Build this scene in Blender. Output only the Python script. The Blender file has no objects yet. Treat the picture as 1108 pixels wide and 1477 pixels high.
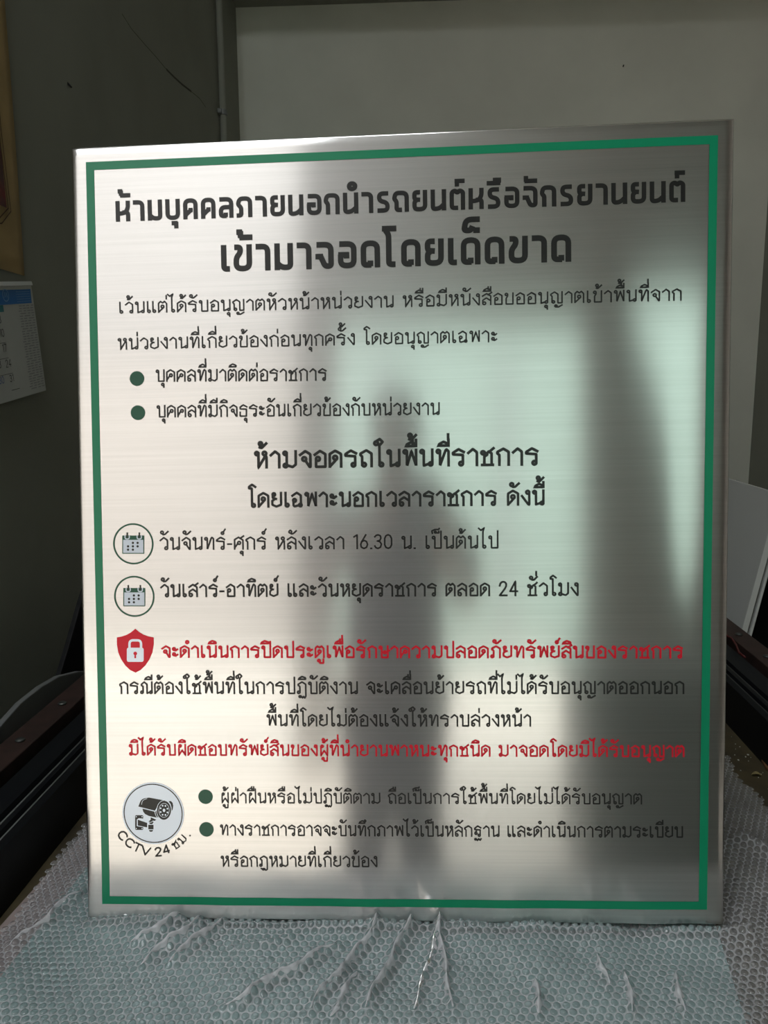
import bpy, bmesh, math, random
import numpy as np
from mathutils import Vector, Matrix

random.seed(7)
rng = np.random.default_rng(7)
sc = bpy.context.scene
COL = sc.collection

# ------------------------------------------------------------------ camera
CAM = np.array([0.43146181, -0.87334049, 0.66904296])
RC = np.array([[0.9986231545635741, -0.001763473621760894, 0.05242790602609777],
               [0.05204549730462911, 0.15833029760233475, -0.9860135815857052],
               [-0.006562117021954927, 0.9873846297274136, 0.15820408211626116]])
FPX = 1109.0
cd = bpy.data.cameras.new('camera')
cd.sensor_fit = 'HORIZONTAL'
cd.sensor_width = 36.0
cd.lens = FPX / 1108.0 * 36.0
cd.clip_start = 0.01
cam = bpy.data.objects.new('camera', cd)
COL.objects.link(cam)
m4 = Matrix.Identity(4)
for i in range(3):
    for j in range(3):
        m4[i][j] = RC[i][j]
    m4[i][3] = CAM[i]
cam.matrix_world = m4
sc.camera = cam

# ------------------------------------------------------------------ world, sun, exposure
sc.view_settings.view_transform = 'Standard'
sc.view_settings.look = 'None'
sc.view_settings.gamma = 1.0
sc.view_settings.use_curve_mapping = False
sc.view_settings.exposure = 0.25
sc.cycles.use_denoising = True
sc.cycles.max_bounces = 12
sc.cycles.diffuse_bounces = 6
sc.cycles.glossy_bounces = 6
sc.cycles.transparent_max_bounces = 24
sc.cycles.caustics_reflective = False
sc.cycles.caustics_refractive = False

world = bpy.data.worlds.new('sky')
sc.world = world
world.use_nodes = True
wn = world.node_tree
bg = wn.nodes['Background']
bg.inputs[0].default_value = (0.93, 0.97, 1.0, 1)
bg.inputs[1].default_value = 6.5

sun_d = bpy.data.lights.new('sun', 'SUN')
sun_d.energy = 3.9
sun_d.angle = 0.03
sun_d.color = (1.0, 0.965, 0.92)
sun = bpy.data.objects.new('sun', sun_d)
COL.objects.link(sun)
sun.location = (4, 12, 14)
sun.rotation_euler = Vector((-0.08, -0.20, -1.0)).to_track_quat('-Z', 'Y').to_euler()

# skylight portals in the two openings of the shop front (they guide the sky's light, they give none)
def portal(name, x0, x1, y, z0, z1):
    l = bpy.data.lights.new(name, 'AREA')
    l.shape = 'RECTANGLE'; l.size = x1 - x0; l.size_y = z1 - z0
    l.cycles.is_portal = True
    o = bpy.data.objects.new(name, l); COL.objects.link(o)
    o.location = ((x0 + x1) / 2, y, (z0 + z1) / 2)
    o.rotation_euler = (math.radians(90), 0, 0)     # -Z looks to +Y
    o.rotation_euler = Vector((0, 1, 0)).to_track_quat('-Z', 'Z').to_euler()

def portal_down(name, x0, x1, y0, y1, z):
    l = bpy.data.lights.new(name, 'AREA')
    l.shape = 'RECTANGLE'; l.size = x1 - x0; l.size_y = y1 - y0
    l.cycles.is_portal = True
    o = bpy.data.objects.new(name, l); COL.objects.link(o); o.location = ((x0 + x1) / 2, (y0 + y1) / 2, z)
# ------------------------------------------------------------------ helpers
def ray(px, py):
    return RC @ np.array([(px - 554.0) / FPX, -(py - 738.5) / FPX, -1.0])
def on_z(px, py, z):
    d = ray(px, py); return CAM + d * (z - CAM[2]) / d[2]
def on_x(px, py, x):
    d = ray(px, py); return CAM + d * (x - CAM[0]) / d[0]
def on_y(px, py, y):
    d = ray(px, py); return CAM + d * (y - CAM[1]) / d[1]

def srgb(r, g, b):
    def c(v):
        v /= 255.0
        return v / 12.92 if v <= 0.04045 else ((v + 0.055) / 1.055) ** 2.4
    return (c(r), c(g), c(b), 1.0)

def mat(name, col, rough=0.5, metal=0.0, var=0.0, scale=20.0, bump=0.0, bscale=60.0, spec=0.5, col2=None):
    m = bpy.data.materials.new(name); m.use_nodes = True
    nt = m.node_tree; p = nt.nodes['Principled BSDF']
    p.inputs['Base Color'].default_value = col
    p.inputs['Roughness'].default_value = rough
    p.inputs['Metallic'].default_value = metal
    p.inputs['Specular IOR Level'].default_value = spec
    if var > 0 or col2 is not None:
        tc = nt.nodes.new('ShaderNodeTexCoord')
        n = nt.nodes.new('ShaderNodeTexNoise'); n.inputs['Scale'].default_value = scale
        n.inputs['Detail'].default_value = 5
        nt.links.new(tc.outputs['Object'], n.inputs['Vector'])
        r = nt.nodes.new('ShaderNodeValToRGB')
        a = col if col2 is not None else tuple(c * (1 - var) for c in col[:3]) + (1,)
        b = col2 if col2 is not None else tuple(min(1, c * (1 + var)) for c in col[:3]) + (1,)
        r.color_ramp.elements[0].color = a; r.color_ramp.elements[1].color = b
        r.color_ramp.elements[0].position = 0.35; r.color_ramp.elements[1].position = 0.65
        nt.links.new(n.outputs['Fac'], r.inputs['Fac'])
        nt.links.new(r.outputs['Color'], p.inputs['Base Color'])
    if bump > 0:
        tc = nt.nodes.new('ShaderNodeTexCoord')
        n = nt.nodes.new('ShaderNodeTexNoise'); n.inputs['Scale'].default_value = bscale
        n.inputs['Detail'].default_value = 6
        nt.links.new(tc.outputs['Object'], n.inputs['Vector'])
        bp = nt.nodes.new('ShaderNodeBump'); bp.inputs['Strength'].default_value = bump
        bp.inputs['Distance'].default_value = 0.002
        nt.links.new(n.outputs['Fac'], bp.inputs['Height'])
        nt.links.new(bp.outputs['Normal'], p.inputs['Normal'])
    return m

class MB:
    """collects shapes, becomes ONE mesh object"""
    def __init__(s): s.v = []; s.f = []; s.mi = []
    def add(s, vs, fs, mi=0):
        o = len(s.v); s.v += [tuple(map(float, v)) for v in vs]
        s.f += [tuple(i + o for i in f) for f in fs]; s.mi += [mi] * len(fs)
    def box(s, x0, x1, y0, y1, z0, z1, mi=0):
        s.add([(x0,y0,z0),(x1,y0,z0),(x1,y1,z0),(x0,y1,z0),(x0,y0,z1),(x1,y0,z1),(x1,y1,z1),(x0,y1,z1)],
              [(0,3,2,1),(4,5,6,7),(0,1,5,4),(1,2,6,5),(2,3,7,6),(3,0,4,7)], mi)
    def prism(s, poly, axis_fn, h0, h1, mi=0):
        n = len(poly)
        s.add([axis_fn(p, h0) for p in poly] + [axis_fn(p, h1) for p in poly],
              [tuple(range(n))[::-1], tuple(range(n, 2 * n))] + [(i, (i+1) % n, n + (i+1) % n, n + i) for i in range(n)], mi)
    def lathe(s, prof, c, axis='z', seg=32, mi=0):
        vs = []; fs = []
        for r, h in prof:
            for k in range(seg):
                a = 2 * math.pi * k / seg; x, y = r * math.cos(a), r * math.sin(a)
                vs.append({'z': (c[0]+x, c[1]+y, c[2]+h), 'y': (c[0]+x, c[1]+h, c[2]+y), 'x': (c[0]+h, c[1]+x, c[2]+y)}[axis])
        for i in range(len(prof) - 1):
            for k in range(seg):
                k2 = (k + 1) % seg
                fs.append((i*seg+k, i*seg+k2, (i+1)*seg+k2, (i+1)*seg+k))
        s.add(vs, fs, mi)
    def tube(s, pts, r, seg=10, mi=0):
        pts = [Vector(p) for p in pts]; vs = []; fs = []
        up = Vector((0.13, 0.29, 0.95)).normalized()
        for i, p in enumerate(pts):
            t = (pts[min(i+1, len(pts)-1)] - pts[max(i-1, 0)]).normalized()
            a = t.cross(up)
            if a.length < 1e-3: a = t.cross(Vector((1, 0, 0)))
            a.normalize(); b = t.cross(a)
            rr = r[i] if isinstance(r, (list, tuple)) else r
            for k in range(seg):
                q = 2 * math.pi * k / seg
                vs.append(p + a * rr * math.cos(q) + b * rr * math.sin(q))
        n = len(pts)
        for i in range(n - 1):
            for k in range(seg):
                k2 = (k + 1) % seg; fs.append((i*seg+k, i*seg+k2, (i+1)*seg+k2, (i+1)*seg+k))
        fs.append(tuple(range(seg))[::-1]); fs.append(tuple(range((n-1)*seg, n*seg)))
        s.add(vs, fs, mi)
    def build(s, name, m, parent=None, smooth=False, bevel=0.0, recalc=True):
        me = bpy.data.meshes.new(name); me.from_pydata(s.v, [], s.f); me.update()
        for mm in (m if isinstance(m, list) else [m]): me.materials.append(mm)
        me.polygons.foreach_set('material_index', s.mi)
        if recalc:
            bm = bmesh.new(); bm.from_mesh(me); bmesh.ops.recalc_face_normals(bm, faces=bm.faces); bm.to_mesh(me); bm.free()
        if smooth:
            me.polygons.foreach_set('use_smooth', [True] * len(me.polygons))
        o = bpy.data.objects.new(name, me); COL.objects.link(o)
        if parent is not None: o.parent = parent
        if bevel > 0:
            b = o.modifiers.new('bevel', 'BEVEL'); b.width = bevel; b.segments = 2; b.limit_method = 'ANGLE'
        return o

def tag(o, label, cat=None, group=None, kind=None):
    if label: o['label'] = label
    if cat: o['category'] = cat
    if group: o['group'] = group
    if kind: o['kind'] = kind
    return o
def thing(name, label, cat, loc=(0, 0, 0), group=None):
    o = bpy.data.objects.new(name, None); COL.objects.link(o); o.location = loc; o.empty_display_size = 0.05
    return tag(o, label, cat, group)
def struct(mb, name, m, **k):
    o = mb.build(name, m, **k); o['kind'] = 'structure'; return o

# ------------------------------------------------------------------ materials
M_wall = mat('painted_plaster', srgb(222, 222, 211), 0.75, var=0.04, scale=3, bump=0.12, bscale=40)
M_wall_shade = mat('painted_plaster_shaded', srgb(140, 141, 131), 0.8, var=0.05, scale=3, bump=0.12, bscale=40)  # darker copy of the wall plaster; the side walls' shade put into its colour
M_ceil = mat('ceiling_paint', srgb(200, 200, 194), 0.8, var=0.03, scale=2)
M_floor = mat('concrete_floor', srgb(188, 180, 168), 0.7, var=0.12, scale=6, bump=0.1)
M_dark = mat('dark_plaster', srgb(128, 122, 114), 0.8, var=0.06, scale=4)
M_street = mat('street_concrete', srgb(160, 154, 144), 0.85, var=0.06, scale=1.5)
M_beige = mat('beige_facade', srgb(135, 128, 121), 0.85, var=0.03, scale=1)
M_beige2 = mat('grey_beige_facade', srgb(122, 118, 114), 0.85, var=0.03, scale=1)
M_mint = mat('mint_facade', srgb(118, 136, 126), 0.8, var=0.03, scale=1)
M_grey = mat('grey_facade', srgb(150, 152, 150), 0.8, var=0.05, scale=2)
M_black = mat('black_painted_steel', (0.008, 0.008, 0.009, 1), 0.55, var=0.3, scale=30, spec=.25)
M_blackg = mat('black_rail_cover', (0.005, 0.006, 0.008, 1), 0.5, spec=.25)
M_steelrod = mat('dull_steel', (0.10, 0.105, 0.10, 1), 0.5, 0.8)
M_brown = mat('brown_wood_strip', srgb(52, 36, 32), 0.6, var=0.25, scale=30)
M_bed = mat('worn_board', srgb(84, 74, 50), 0.75, col2=srgb(60, 52, 36), scale=14, bump=0.3)
M_white = mat('white_plastic', srgb(120, 122, 122), 0.4)
M_foam = mat('white_foam_board', srgb(196, 198, 194), 0.6)
M_foam_shade = mat('foam_board_shaded', srgb(142, 144, 140), 0.7)  # same foam board, darkened so that its shade lies in the colour
M_green = mat('green_vinyl', srgb(0, 128, 90), 0.30, spec=0.5)
M_ink = mat('black_vinyl', (0.010, 0.010, 0.010, 1), 0.30, spec=0.5)
M_red = mat('red_ink', srgb(212, 24, 48), 0.32, metal=0.2, spec=0.4)
M_dgreen = mat('dark_green_vinyl', srgb(14, 84, 62), 0.30, spec=0.5)
M_pale = mat('pale_blue_ink', srgb(226, 236, 250), 0.34, metal=0.5)
M_lgrey = mat('light_grey_blue_ink', srgb(200, 210, 224), 0.34, metal=0.45)

# ------------------------------------------------------------------ the room
FZ = -0.75            # floor level; z = 0 is the top of the machine bed
LW = -0.62            # left wall plane
BY = float(on_x(343, 100, LW)[1])      # back wall plane
RW = float(on_y(1089, 560, BY)[0])     # right wall plane
CZ = 5.00             # ceiling
FY = -3.60            # shop front plane

b = MB(); b.box(-4.2, 3.2, FY - 0.15, BY + 0.2, FZ - 0.12, FZ); struct(b, 'floor', M_floor)
# opening added in the unseen roof to bring more light onto wrap and walls
b = MB(); b.box(-4.2, 3.2, -0.7, BY + 0.2, CZ, CZ + 0.15); b.box(-4.2, 3.2, FY - 0.15, -2.6, CZ, CZ + 0.15)
b.box(-4.2, -1.7, -2.6, -0.7, CZ, CZ + 0.15); b.box(0.5, 3.2, -2.6, -0.7, CZ, CZ + 0.15); struct(b, 'ceiling', M_ceil)
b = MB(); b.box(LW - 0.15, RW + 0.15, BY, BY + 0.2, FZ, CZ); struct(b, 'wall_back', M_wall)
b = MB(); b.box(LW - 0.15, LW, -0.75, BY, FZ, CZ); struct(b, 'wall_left', M_wall_shade)
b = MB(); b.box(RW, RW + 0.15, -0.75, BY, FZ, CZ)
struct(b, 'wall_right', M_wall_shade)
b = MB(); b.box(RW + 0.15, 3.2, -0.9, -0.75, FZ, CZ); b.box(3.05, 3.2, FY, -0.9, FZ, CZ)
struct(b, 'wall_right_front', M_dark)
b = MB(); b.box(-4.2, LW - 0.15, -0.9, -0.75, FZ, CZ); b.box(-4.35, -4.2, FY, -0.75, FZ, CZ)
struct(b, 'wall_left_front', M_beige)
# beam along the top of the back wall
p0 = on_y(400, 9, BY)
b = MB(); b.box(LW, RW, BY - 0.30, BY, p0[2], CZ); struct(b, 'trim_1', M_wall_shade)
# shop front: wall pieces around the openings
b = MB()
T0, T1 = FY - 0.12, FY
b.box(-4.2, 3.2, T0, T1, 4.85, CZ)                # top beam
b.box(-4.2, -3.6, T0, T1, FZ, 4.85)
b.box(-0.36, -0.12, T0, T1, FZ, 4.85)             # pillar
b.box(-0.12, 1.36, T0, T1, 1.95, 4.85)            # wall over the second opening
# pier and the wall around the tall rounded opening on the right
U = [(1.60, 2.15), (1.66, 1.95), (1.74, 1.65), (1.84, 1.28), (1.89, .92), (1.92, .62), (1.96, .44), (2.01, .33), (2.07, .30), (2.13, .34), (2.18, .46), (2.22, .68), (2.24, 1.0), (2.25, 2.15)]
b.prism([(1.36, FZ), (3.2, FZ), (3.2, 2.15)] + U[::-1] + [(1.36, 2.15)], lambda q, h: (q[0], h, q[1]), T0, T1)
b.box(1.36, 3.2, T0, T1, 2.15, 4.85)
struct(b, 'wall_front', M_dark)
portal('portal_left', -3.6, -0.36, FY - 0.13, FZ, 4.85)
portal_down('portal_roof', -1.7, 0.5, -2.6, -0.7, CZ + 0.14)
portal('portal_right', -0.12, 1.36, FY - 0.13, FZ, 1.95)

# street in front of the shop
b = MB(); b.box(-14, 14, -16, FY - 0.15, FZ - 0.2, FZ - 0.05); struct(b, 'ground', M_street)
t = thing('building', 'beige rendered building across the street, mirrored in the left side of the steel sheet', 'building', (-6, -10, FZ - 0.05))
b = MB(); b.box(-9, 4.9, -3, 0, 0, 4.6); b.build('wall', M_beige, t)
b = MB(); b.box(-9, 4.9, -3, -.02, 4.6, 9.8); b.build('upper_storey', M_beige2, t)
b = MB(); b.box(-9, 4.9, 0, 0.12, 4.5, 4.65); b.build('string_course', M_beige2, t)
for x in (-7.4, -4.9):
    b = MB(); b.box(x, x + 1.3, -0.02, 0.03, 0.9, 2.6); b.build('window', M_grey, t)
t = thing('building', 'pale mint building across the street, mirrored in the middle of the steel sheet', 'building', (5, -9, FZ - 0.05))
b = MB(); b.box(-6, 5, -3, 0, 0, 6.6); b.build('wall', M_mint, t)
for x in (-5.2, -3.6, -2.0, -0.3):
    b = MB(); b.box(x, x + 0.09, 0.0, 0.10, 0, 4.0); b.build('downpipe', M_white, t)

# ------------------------------------------------------------------ wall fittings
# grey plastic conduit in the back left corner
cp = on_x(319, 100, LW + 0.02)
t = thing('conduit_pipe', 'grey painted conduit pipe running up the back left corner', 'pipe', (LW + 0.022, cp[1], FZ))
b = MB(); b.tube([(0, 0, 0.3), (0, 0, 1.7), (0, 0, CZ - FZ - 0.01)], 0.016, 12); b.build('pipe', M_wall_shade, t, smooth=True)
cz = on_x(318, 158, LW + 0.02)[2] - FZ
b = MB(); b.lathe([(0.016, -0.014), (0.021, -0.012), (0.021, 0.012), (0.016, 0.014)], (0, 0, cz), 'z', 16); b.box(-0.02, 0.0, -0.035, 0.02, cz - 0.01, cz + 0.01)
b.build('clip', M_white, t)
# crack in the plaster, a nail
crack = [(176, 20), (190, 42), (208, 63), (225, 82), (240, 100), (252, 112), (263, 122), (276, 132), (288, 142), (297, 155)]
M_crack = mat('crack', srgb(74, 72, 66), 0.9)
pts = [on_x(x, y, LW + 0.0006) for x, y in crack]
b = MB()
for i in range(len(pts) - 1):
    w0 = 0.0015 + 0.003 * (i in (4, 5, 6)); a, c = pts[i], pts[i + 1]
    b.add([a + [0, 0, -w0], c + [0, 0, -w0], c + [0, 0, w0], a + [0, 0, w0]], [(0, 1, 2, 3)])
WL = bpy.data.objects['wall_left']
b.build('crack', M_crack, WL)
npos = on_x(98, 121, LW)
t = thing('nail', 'small dark nail sticking out of the left wall right of the tan poster', 'nail', tuple(npos))
b = MB(); b.tube([(-0.002, 0, .004), (0.010, 0, -0.010)], 0.0028, 8)
b.build('shank', M_black, t)
npos = on_y(899, 96, BY)
t = thing('nail', 'tiny dark nail in the bare back wall above the steel sheet', 'nail', tuple(npos))
b = MB(); b.tube([(0, 0.002, 0), (0, -0.012, 0.003)], 0.0032, 8)
b.build('shank', M_black, t)

# ------------------------------------------------------------------ tan poster and calendar on the left wall
def wall_quad(mb, px_pts, x, mi=0):
    mb.add([on_x(px, py, x) for px, py in px_pts], [tuple(range(len(px_pts)))], mi)
M_tan = mat('tan_paper', srgb(176, 150, 104), 0.7, var=0.1, scale=9)
M_tan_line = mat('brown_print', srgb(84, 62, 40), 0.7)
M_poster_red = mat('dark_red_print', srgb(120, 50, 46), 0.7, col2=srgb(84, 66, 60), scale=14)
pr = on_x(33, 398, LW); pt = on_x(6, 60, LW)
y_edge = 0.5 * (pr[1] + pt[1]); zb = pr[2]
t = thing('poster', 'tan paper poster with brown ornamental border hanging above the calendar', 'poster', (LW, y_edge, zb))
b = MB()
PW, PH = 0.62, 1.05
ny, nz = 24, 24
for j in range(nz + 1):
    for i in range(ny + 1):
        yy = -PW * i / ny; zz = PH * j / nz
        bow = 0.004 + 0.004 * math.sin(3.1 * j / nz) + 0.003 * math.sin(5 * i / ny)
        b.v.append((bow, yy, zz))
for j in range(nz):
    for i in range(ny):
        q = j * (ny + 1) + i; b.f.append((q, q + 1, q + ny + 2, q + ny + 1)); b.mi.append(0)
sheet = b.build('sheet', M_tan, t, smooth=True)
so = sheet.modifiers.new('thickness', 'SOLIDIFY'); so.thickness = 0.001; so.offset = 1
def poly_line(mb, pts, w, x):
    for i in range(len(pts) - 1):
        a, c = np.array(pts[i]), np.array(pts[i + 1]); d = c - a; d = d / np.linalg.norm(d); n = np.array([-d[1], d[0]]) * w / 2
        e = d * w / 2
        mb.add([(x, *(a - n - e)), (x, *(c - n + e)), (x, *(c + n + e)), (x, *(a + n - e))], [(0, 1, 2, 3)])
def loc_yz(px, py):
    p = on_x(px, py, LW + 0.012); return (p[1] - y_edge, p[2] - zb)
b = MB()
for off in (0.0, 0.012):
    c0 = loc_yz(0.5, 185); c1 = loc_yz(15, 305); c2 = loc_yz(2, 322)
    poly_line(b, [(c0[0] - off, PH * 0.75), (c0[0] - off, c0[1]), (c1[0] - off, c1[1] + off * .4), (c2[0] - off * .6, c2[1] + off)], 0.003, 0.0135)
    poly_line(b, [(c2[0] - off * .6, c2[1] + off), (-PW / 2, c2[1] - 0.05 + off), (-PW + 0.02 + off, c2[1] + 0.03 + off), (-PW + 0.02 + off, PH * .75)], 0.003, 0.0135)
b.build('border_print', M_tan_line, t)
b = MB(); c1 = loc_yz(9, 300)
b.add([(0.0132, c1[0], c1[1]), (0.0132, -PW + 0.06, c1[1]), (0.0132, -PW + 0.06, PH * .72), (0.0132, c1[0] - 0.02, PH * .72)], [(0, 1, 2, 3)])
b.build('picture_print', M_poster_red, t)

# ------------------------------------------------------------------ stroke lettering
# every glyph: (width, [strokes]); a stroke is a list of points, or ('o', cx, cy, r) for a loop. Baseline 0, letter height 1.
def O(x, y, r): return ('o', x, y, r)
LOOP = {
'ก': (.68, [[(.12,0),(.12,.62),(0,.70),(0,.80),(.36,1),(.68,.80),(.68,0)]]),
'ถ': (.68, [[(.10,.08),(.10,.62),(0,.70),(0,.80),(.36,1),(.68,.80),(.68,0)], O(.22,.10,.11)]),
'ภ': (.72, [[(.20,.08),(.20,.62),(.06,.70),(.06,.80),(.40,1),(.72,.80),(.72,0)], O(.09,.10,.10)]),
'ฎ': (.72, [[(.20,.08),(.20,.62),(.06,.70),(.06,.80),(.40,1),(.72,.80),(.72,-.30),(.55,-.40),(.44,-.22),(.30,-.38),(.12,-.22)], O(.09,.10,.10), O(.34,-.30,.07)]),
'ฏ': (.72, [[(.20,.08),(.20,.62),(.06,.70),(.06,.80),(.40,1),(.72,.80),(.72,-.24),(.62,-.40),(.52,-.26),(.42,-.40),(.30,-.24)], O(.09,.10,.10), O(.20,-.28,.08)]),
'ข': (.64, [O(.10,.88,.10), [(.20,.88),(.20,.74),(.08,.52),(.08,0),(.64,0),(.64,1)]]),
'ช': (.70, [O(.10,.76,.10), [(.20,.80),(.36,.64),(.18,.52),(.18,0)], [(.04,0),(.70,0)], [(.62,0),(.62,.72),(.44,.84),(.30,.66)], [(.48,.82),(.74,1.04)]]),
'ค': (.70, [[(0,0),(0,.80),(.34,1),(.70,.80),(.70,0)], O(.38,.52,.12), [(.27,.48),(.02,.12)]]),
'ด': (.70, [[(0,0),(0,.80),(.34,1),(.70,.80),(.70,0)], O(.34,.56,.12), [(.44,.48),(.03,.03)]]),
'ต': (.70, [[(0,0),(0,.82),(.18,1),(.35,.86),(.52,1),(.70,.80),(.70,0)], O(.34,.52,.12), [(.44,.44),(.03,.03)]]),
'ศ': (.70, [[(0,0),(0,.80),(.34,1),(.70,.76),(.70,0)], O(.38,.52,.12), [(.27,.48),(.02,.12)], [(.46,.90),(.76,1.10)]]),
'ง': (.52, [O(.41,.88,.11), [(.52,.88),(.52,0),(.46,0),(0,.62)]]),
'จ': (.64, [[(0,.76),(.33,1),(.64,.80),(.64,0),(.58,0),(.34,.40)], O(.26,.50,.12)]),
'ฉ': (.68, [[(0,.78),(.33,1),(.62,.80),(.62,.10)], O(.16,.44,.11), [(.08,.36),(.08,.08),(.16,0),(.50,.10)], O(.58,.10,.10)]),
'ฐ': (.66, [[(.64,.82),(.34,1),(.04,.78),(.04,.66),(.58,.62),(.58,.10)], O(.16,.28,.10), [(.08,.36),(.2,.5)], O(.48,.10,.10), O(.10,-.30,.07), [(.16,-.24),(.30,-.42),(.42,-.24),(.56,-.40),(.66,-.24)]]),
'ณ': (1.0, [[(.20,.08),(.20,.62),(.06,.70),(.06,.80),(.32,1),(.56,.80),(.56,0),(.80,.12)], O(.09,.10,.10), O(.90,.10,.10), [(1.0,1),(1.0,.10)]]),
'ญ': (.92, [[(.10,.08),(.10,.62),(0,.70),(0,.80),(.30,1),(.58,.80),(.58,0),(.92,0),(.92,1)], O(.21,.10,.10), O(.42,-.28,.09), [(.48,-.36),(.62,-.38),(.92,-.20)]]),
'ท': (.72, [O(.10,.88,.10), [(.20,.88),(.20,0),(.54,.94),(.60,1),(.72,.88),(.72,0)]]),
'ห': (.70, [O(.10,.88,.10), [(.20,.88),(.20,0),(.64,.74)], O(.58,.88,.11), [(.62,.76),(.70,.66),(.70,0)]]),
'ธ': (.66, [[(.66,.82),(.34,1),(.04,.80),(.04,.64),(.62,.62),(.62,0),(.04,0),(.04,.34)]]),
'น': (.72, [O(.10,.88,.10), [(.20,.88),(.20,0),(.52,.12)], O(.62,.10,.10), [(.72,1),(.72,.10)]]),
'บ': (.70, [O(.10,.88,.10), [(.20,.88),(.20,0),(.70,0),(.70,1)]]),
'ป': (.70, [O(.10,.88,.10), [(.20,.88),(.20,0),(.70,0),(.70,1.40)]]),
'ผ': (.70, [O(.22,.88,.10), [(.12,.88),(.10,.60),(.10,0),(.40,.46),(.70,0),(.70,1)]]),
'ฝ': (.70, [O(.22,.88,.10), [(.12,.88),(.10,.60),(.10,0),(.40,.46),(.70,0),(.70,1.40)]]),
'พ': (.76, [O(.10,.88,.10), [(.20,.88),(.20,0),(.48,.90),(.76,0),(.76,1)]]),
'ม': (.76, [O(.10,.88,.10), [(.20,.88),(.20,.16)], O(.12,.10,.11), [(.22,.12),(.56,0),(.76,.16),(.76,1)]]),
'ย': (.66, [O(.14,.88,.10), [(.05,.82),(.06,.64),(.30,.56)], [(.24,.57),(.02,.42),(.02,.14),(.32,0),(.66,.14),(.66,1)]]),
'ร': (.66, [[(.66,.82),(.34,1),(0,.78),(0,.68),(.60,.64),(.60,.10)], O(.49,.10,.11)]),
'ล': (.68, [[(0,.78),(.34,1),(.68,.80),(.68,0)], O(.14,.12,.12), [(.02,.14),(.02,.40),(.32,.60),(.67,.36)]]),
'ส': (.68, [[(0,.78),(.34,1),(.68,.78),(.68,0)], O(.14,.12,.12), [(.02,.14),(.02,.40),(.32,.60),(.67,.36)], [(.46,.90),(.76,1.10)]]),
'ว': (.60, [[(0,.76),(.30,1),(.60,.78),(.60,.10)], O(.49,.10,.11)]),
'ษ': (.72, [O(.10,.88,.10), [(.20,.88),(.20,0),(.70,0),(.70,1)], O(.46,.46,.10), [(.55,.46),(.84,.62)]]),
'อ': (.66, [[(0,.76),(.33,1),(.66,.80),(.66,0),(.08,0),(.08,.44)], O(.20,.50,.12)]),
'ะ': (.40, [O(.10,.74,.10), [(.06,.64),(.24,.58),(.40,.70)], O(.10,.26,.10), [(.06,.16),(.24,.10),(.40,.22)]]),
'า': (.52, [[(0,.76),(.27,1),(.52,.80),(.52,0)]]),
'เ': (.28, [[(.06,1),(.06,.10)], O(.17,.10,.11)]),
'แ': (.74, [[(.06,1),(.06,.10)], O(.17,.10,.11), [(.52,1),(.52,.10)], O(.63,.10,.11)]),
'โ': (.42, [[(.46,1.44),(.22,1.62),(.0,1.46),(.0,1.34),(.20,1.34),(.20,.10)], O(.31,.10,.11)]),
'ใ': (.44, [O(.02,1.44,.11), [(.02,1.56),(.24,1.70),(.42,1.52),(.22,1.30),(.22,.10)], O(.33,.10,.11)]),
'ไ': (.40, [[(-.16,1.64),(.02,1.46),(.06,1.50),(.28,1.66),(.18,1.36),(.18,.10)], O(.29,.10,.11)]),
'-': (.30, [[(0,.42),(.30,.42)]]),
'.': (.06, [[(0,.0),(.06,.0)]]),
'0': (.56, [[(.28,1.14),(.46,1.06),(.56,.82),(.56,.30),(.46,.08),(.28,0),(.10,.08),(0,.30),(0,.82),(.10,1.06),(.28,1.14)]]),
'1': (.26, [[(0,.98),(.26,1.14),(.26,0)]]),
'2': (.58, [[(0,.80),(.06,1.0),(.20,1.12),(.38,1.12),(.52,1.0),(.54,.78),(.40,.52),(0,0),(.58,0)]]),
'3': (.54, [[(0,.98),(.12,1.10),(.28,1.14),(.46,1.06),(.50,.86),(.42,.68),(.22,.62),(.42,.56),(.54,.36),(.46,.10),(.26,0),(.08,.06),(0,.20)]]),
'4': (.60, [[(.44,0),(.44,1.14),(0,.34),(.60,.34)]]),
'6': (.58, [[(.44,1.14),(.10,.56),(.02,.36),(.06,.12),(.28,0),(.50,.10),(.58,.34),(.50,.58),(.30,.68),(.10,.56)]]),
'7': (.54, [[(0,1.14),(.54,1.14),(.18,0)]]),
'C': (.66, [[(.66,.92),(.54,1.08),(.36,1.14),(.14,1.04),(.02,.76),(.02,.38),(.14,.10),(.36,0),(.54,.06),(.66,.22)]]),
'T': (.66, [[(0,1.14),(.66,1.14)], [(.33,1.14),(.33,0)]]),
'V': (.70, [[(0,1.14),(.35,0),(.70,1.14)]]),
}
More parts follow.
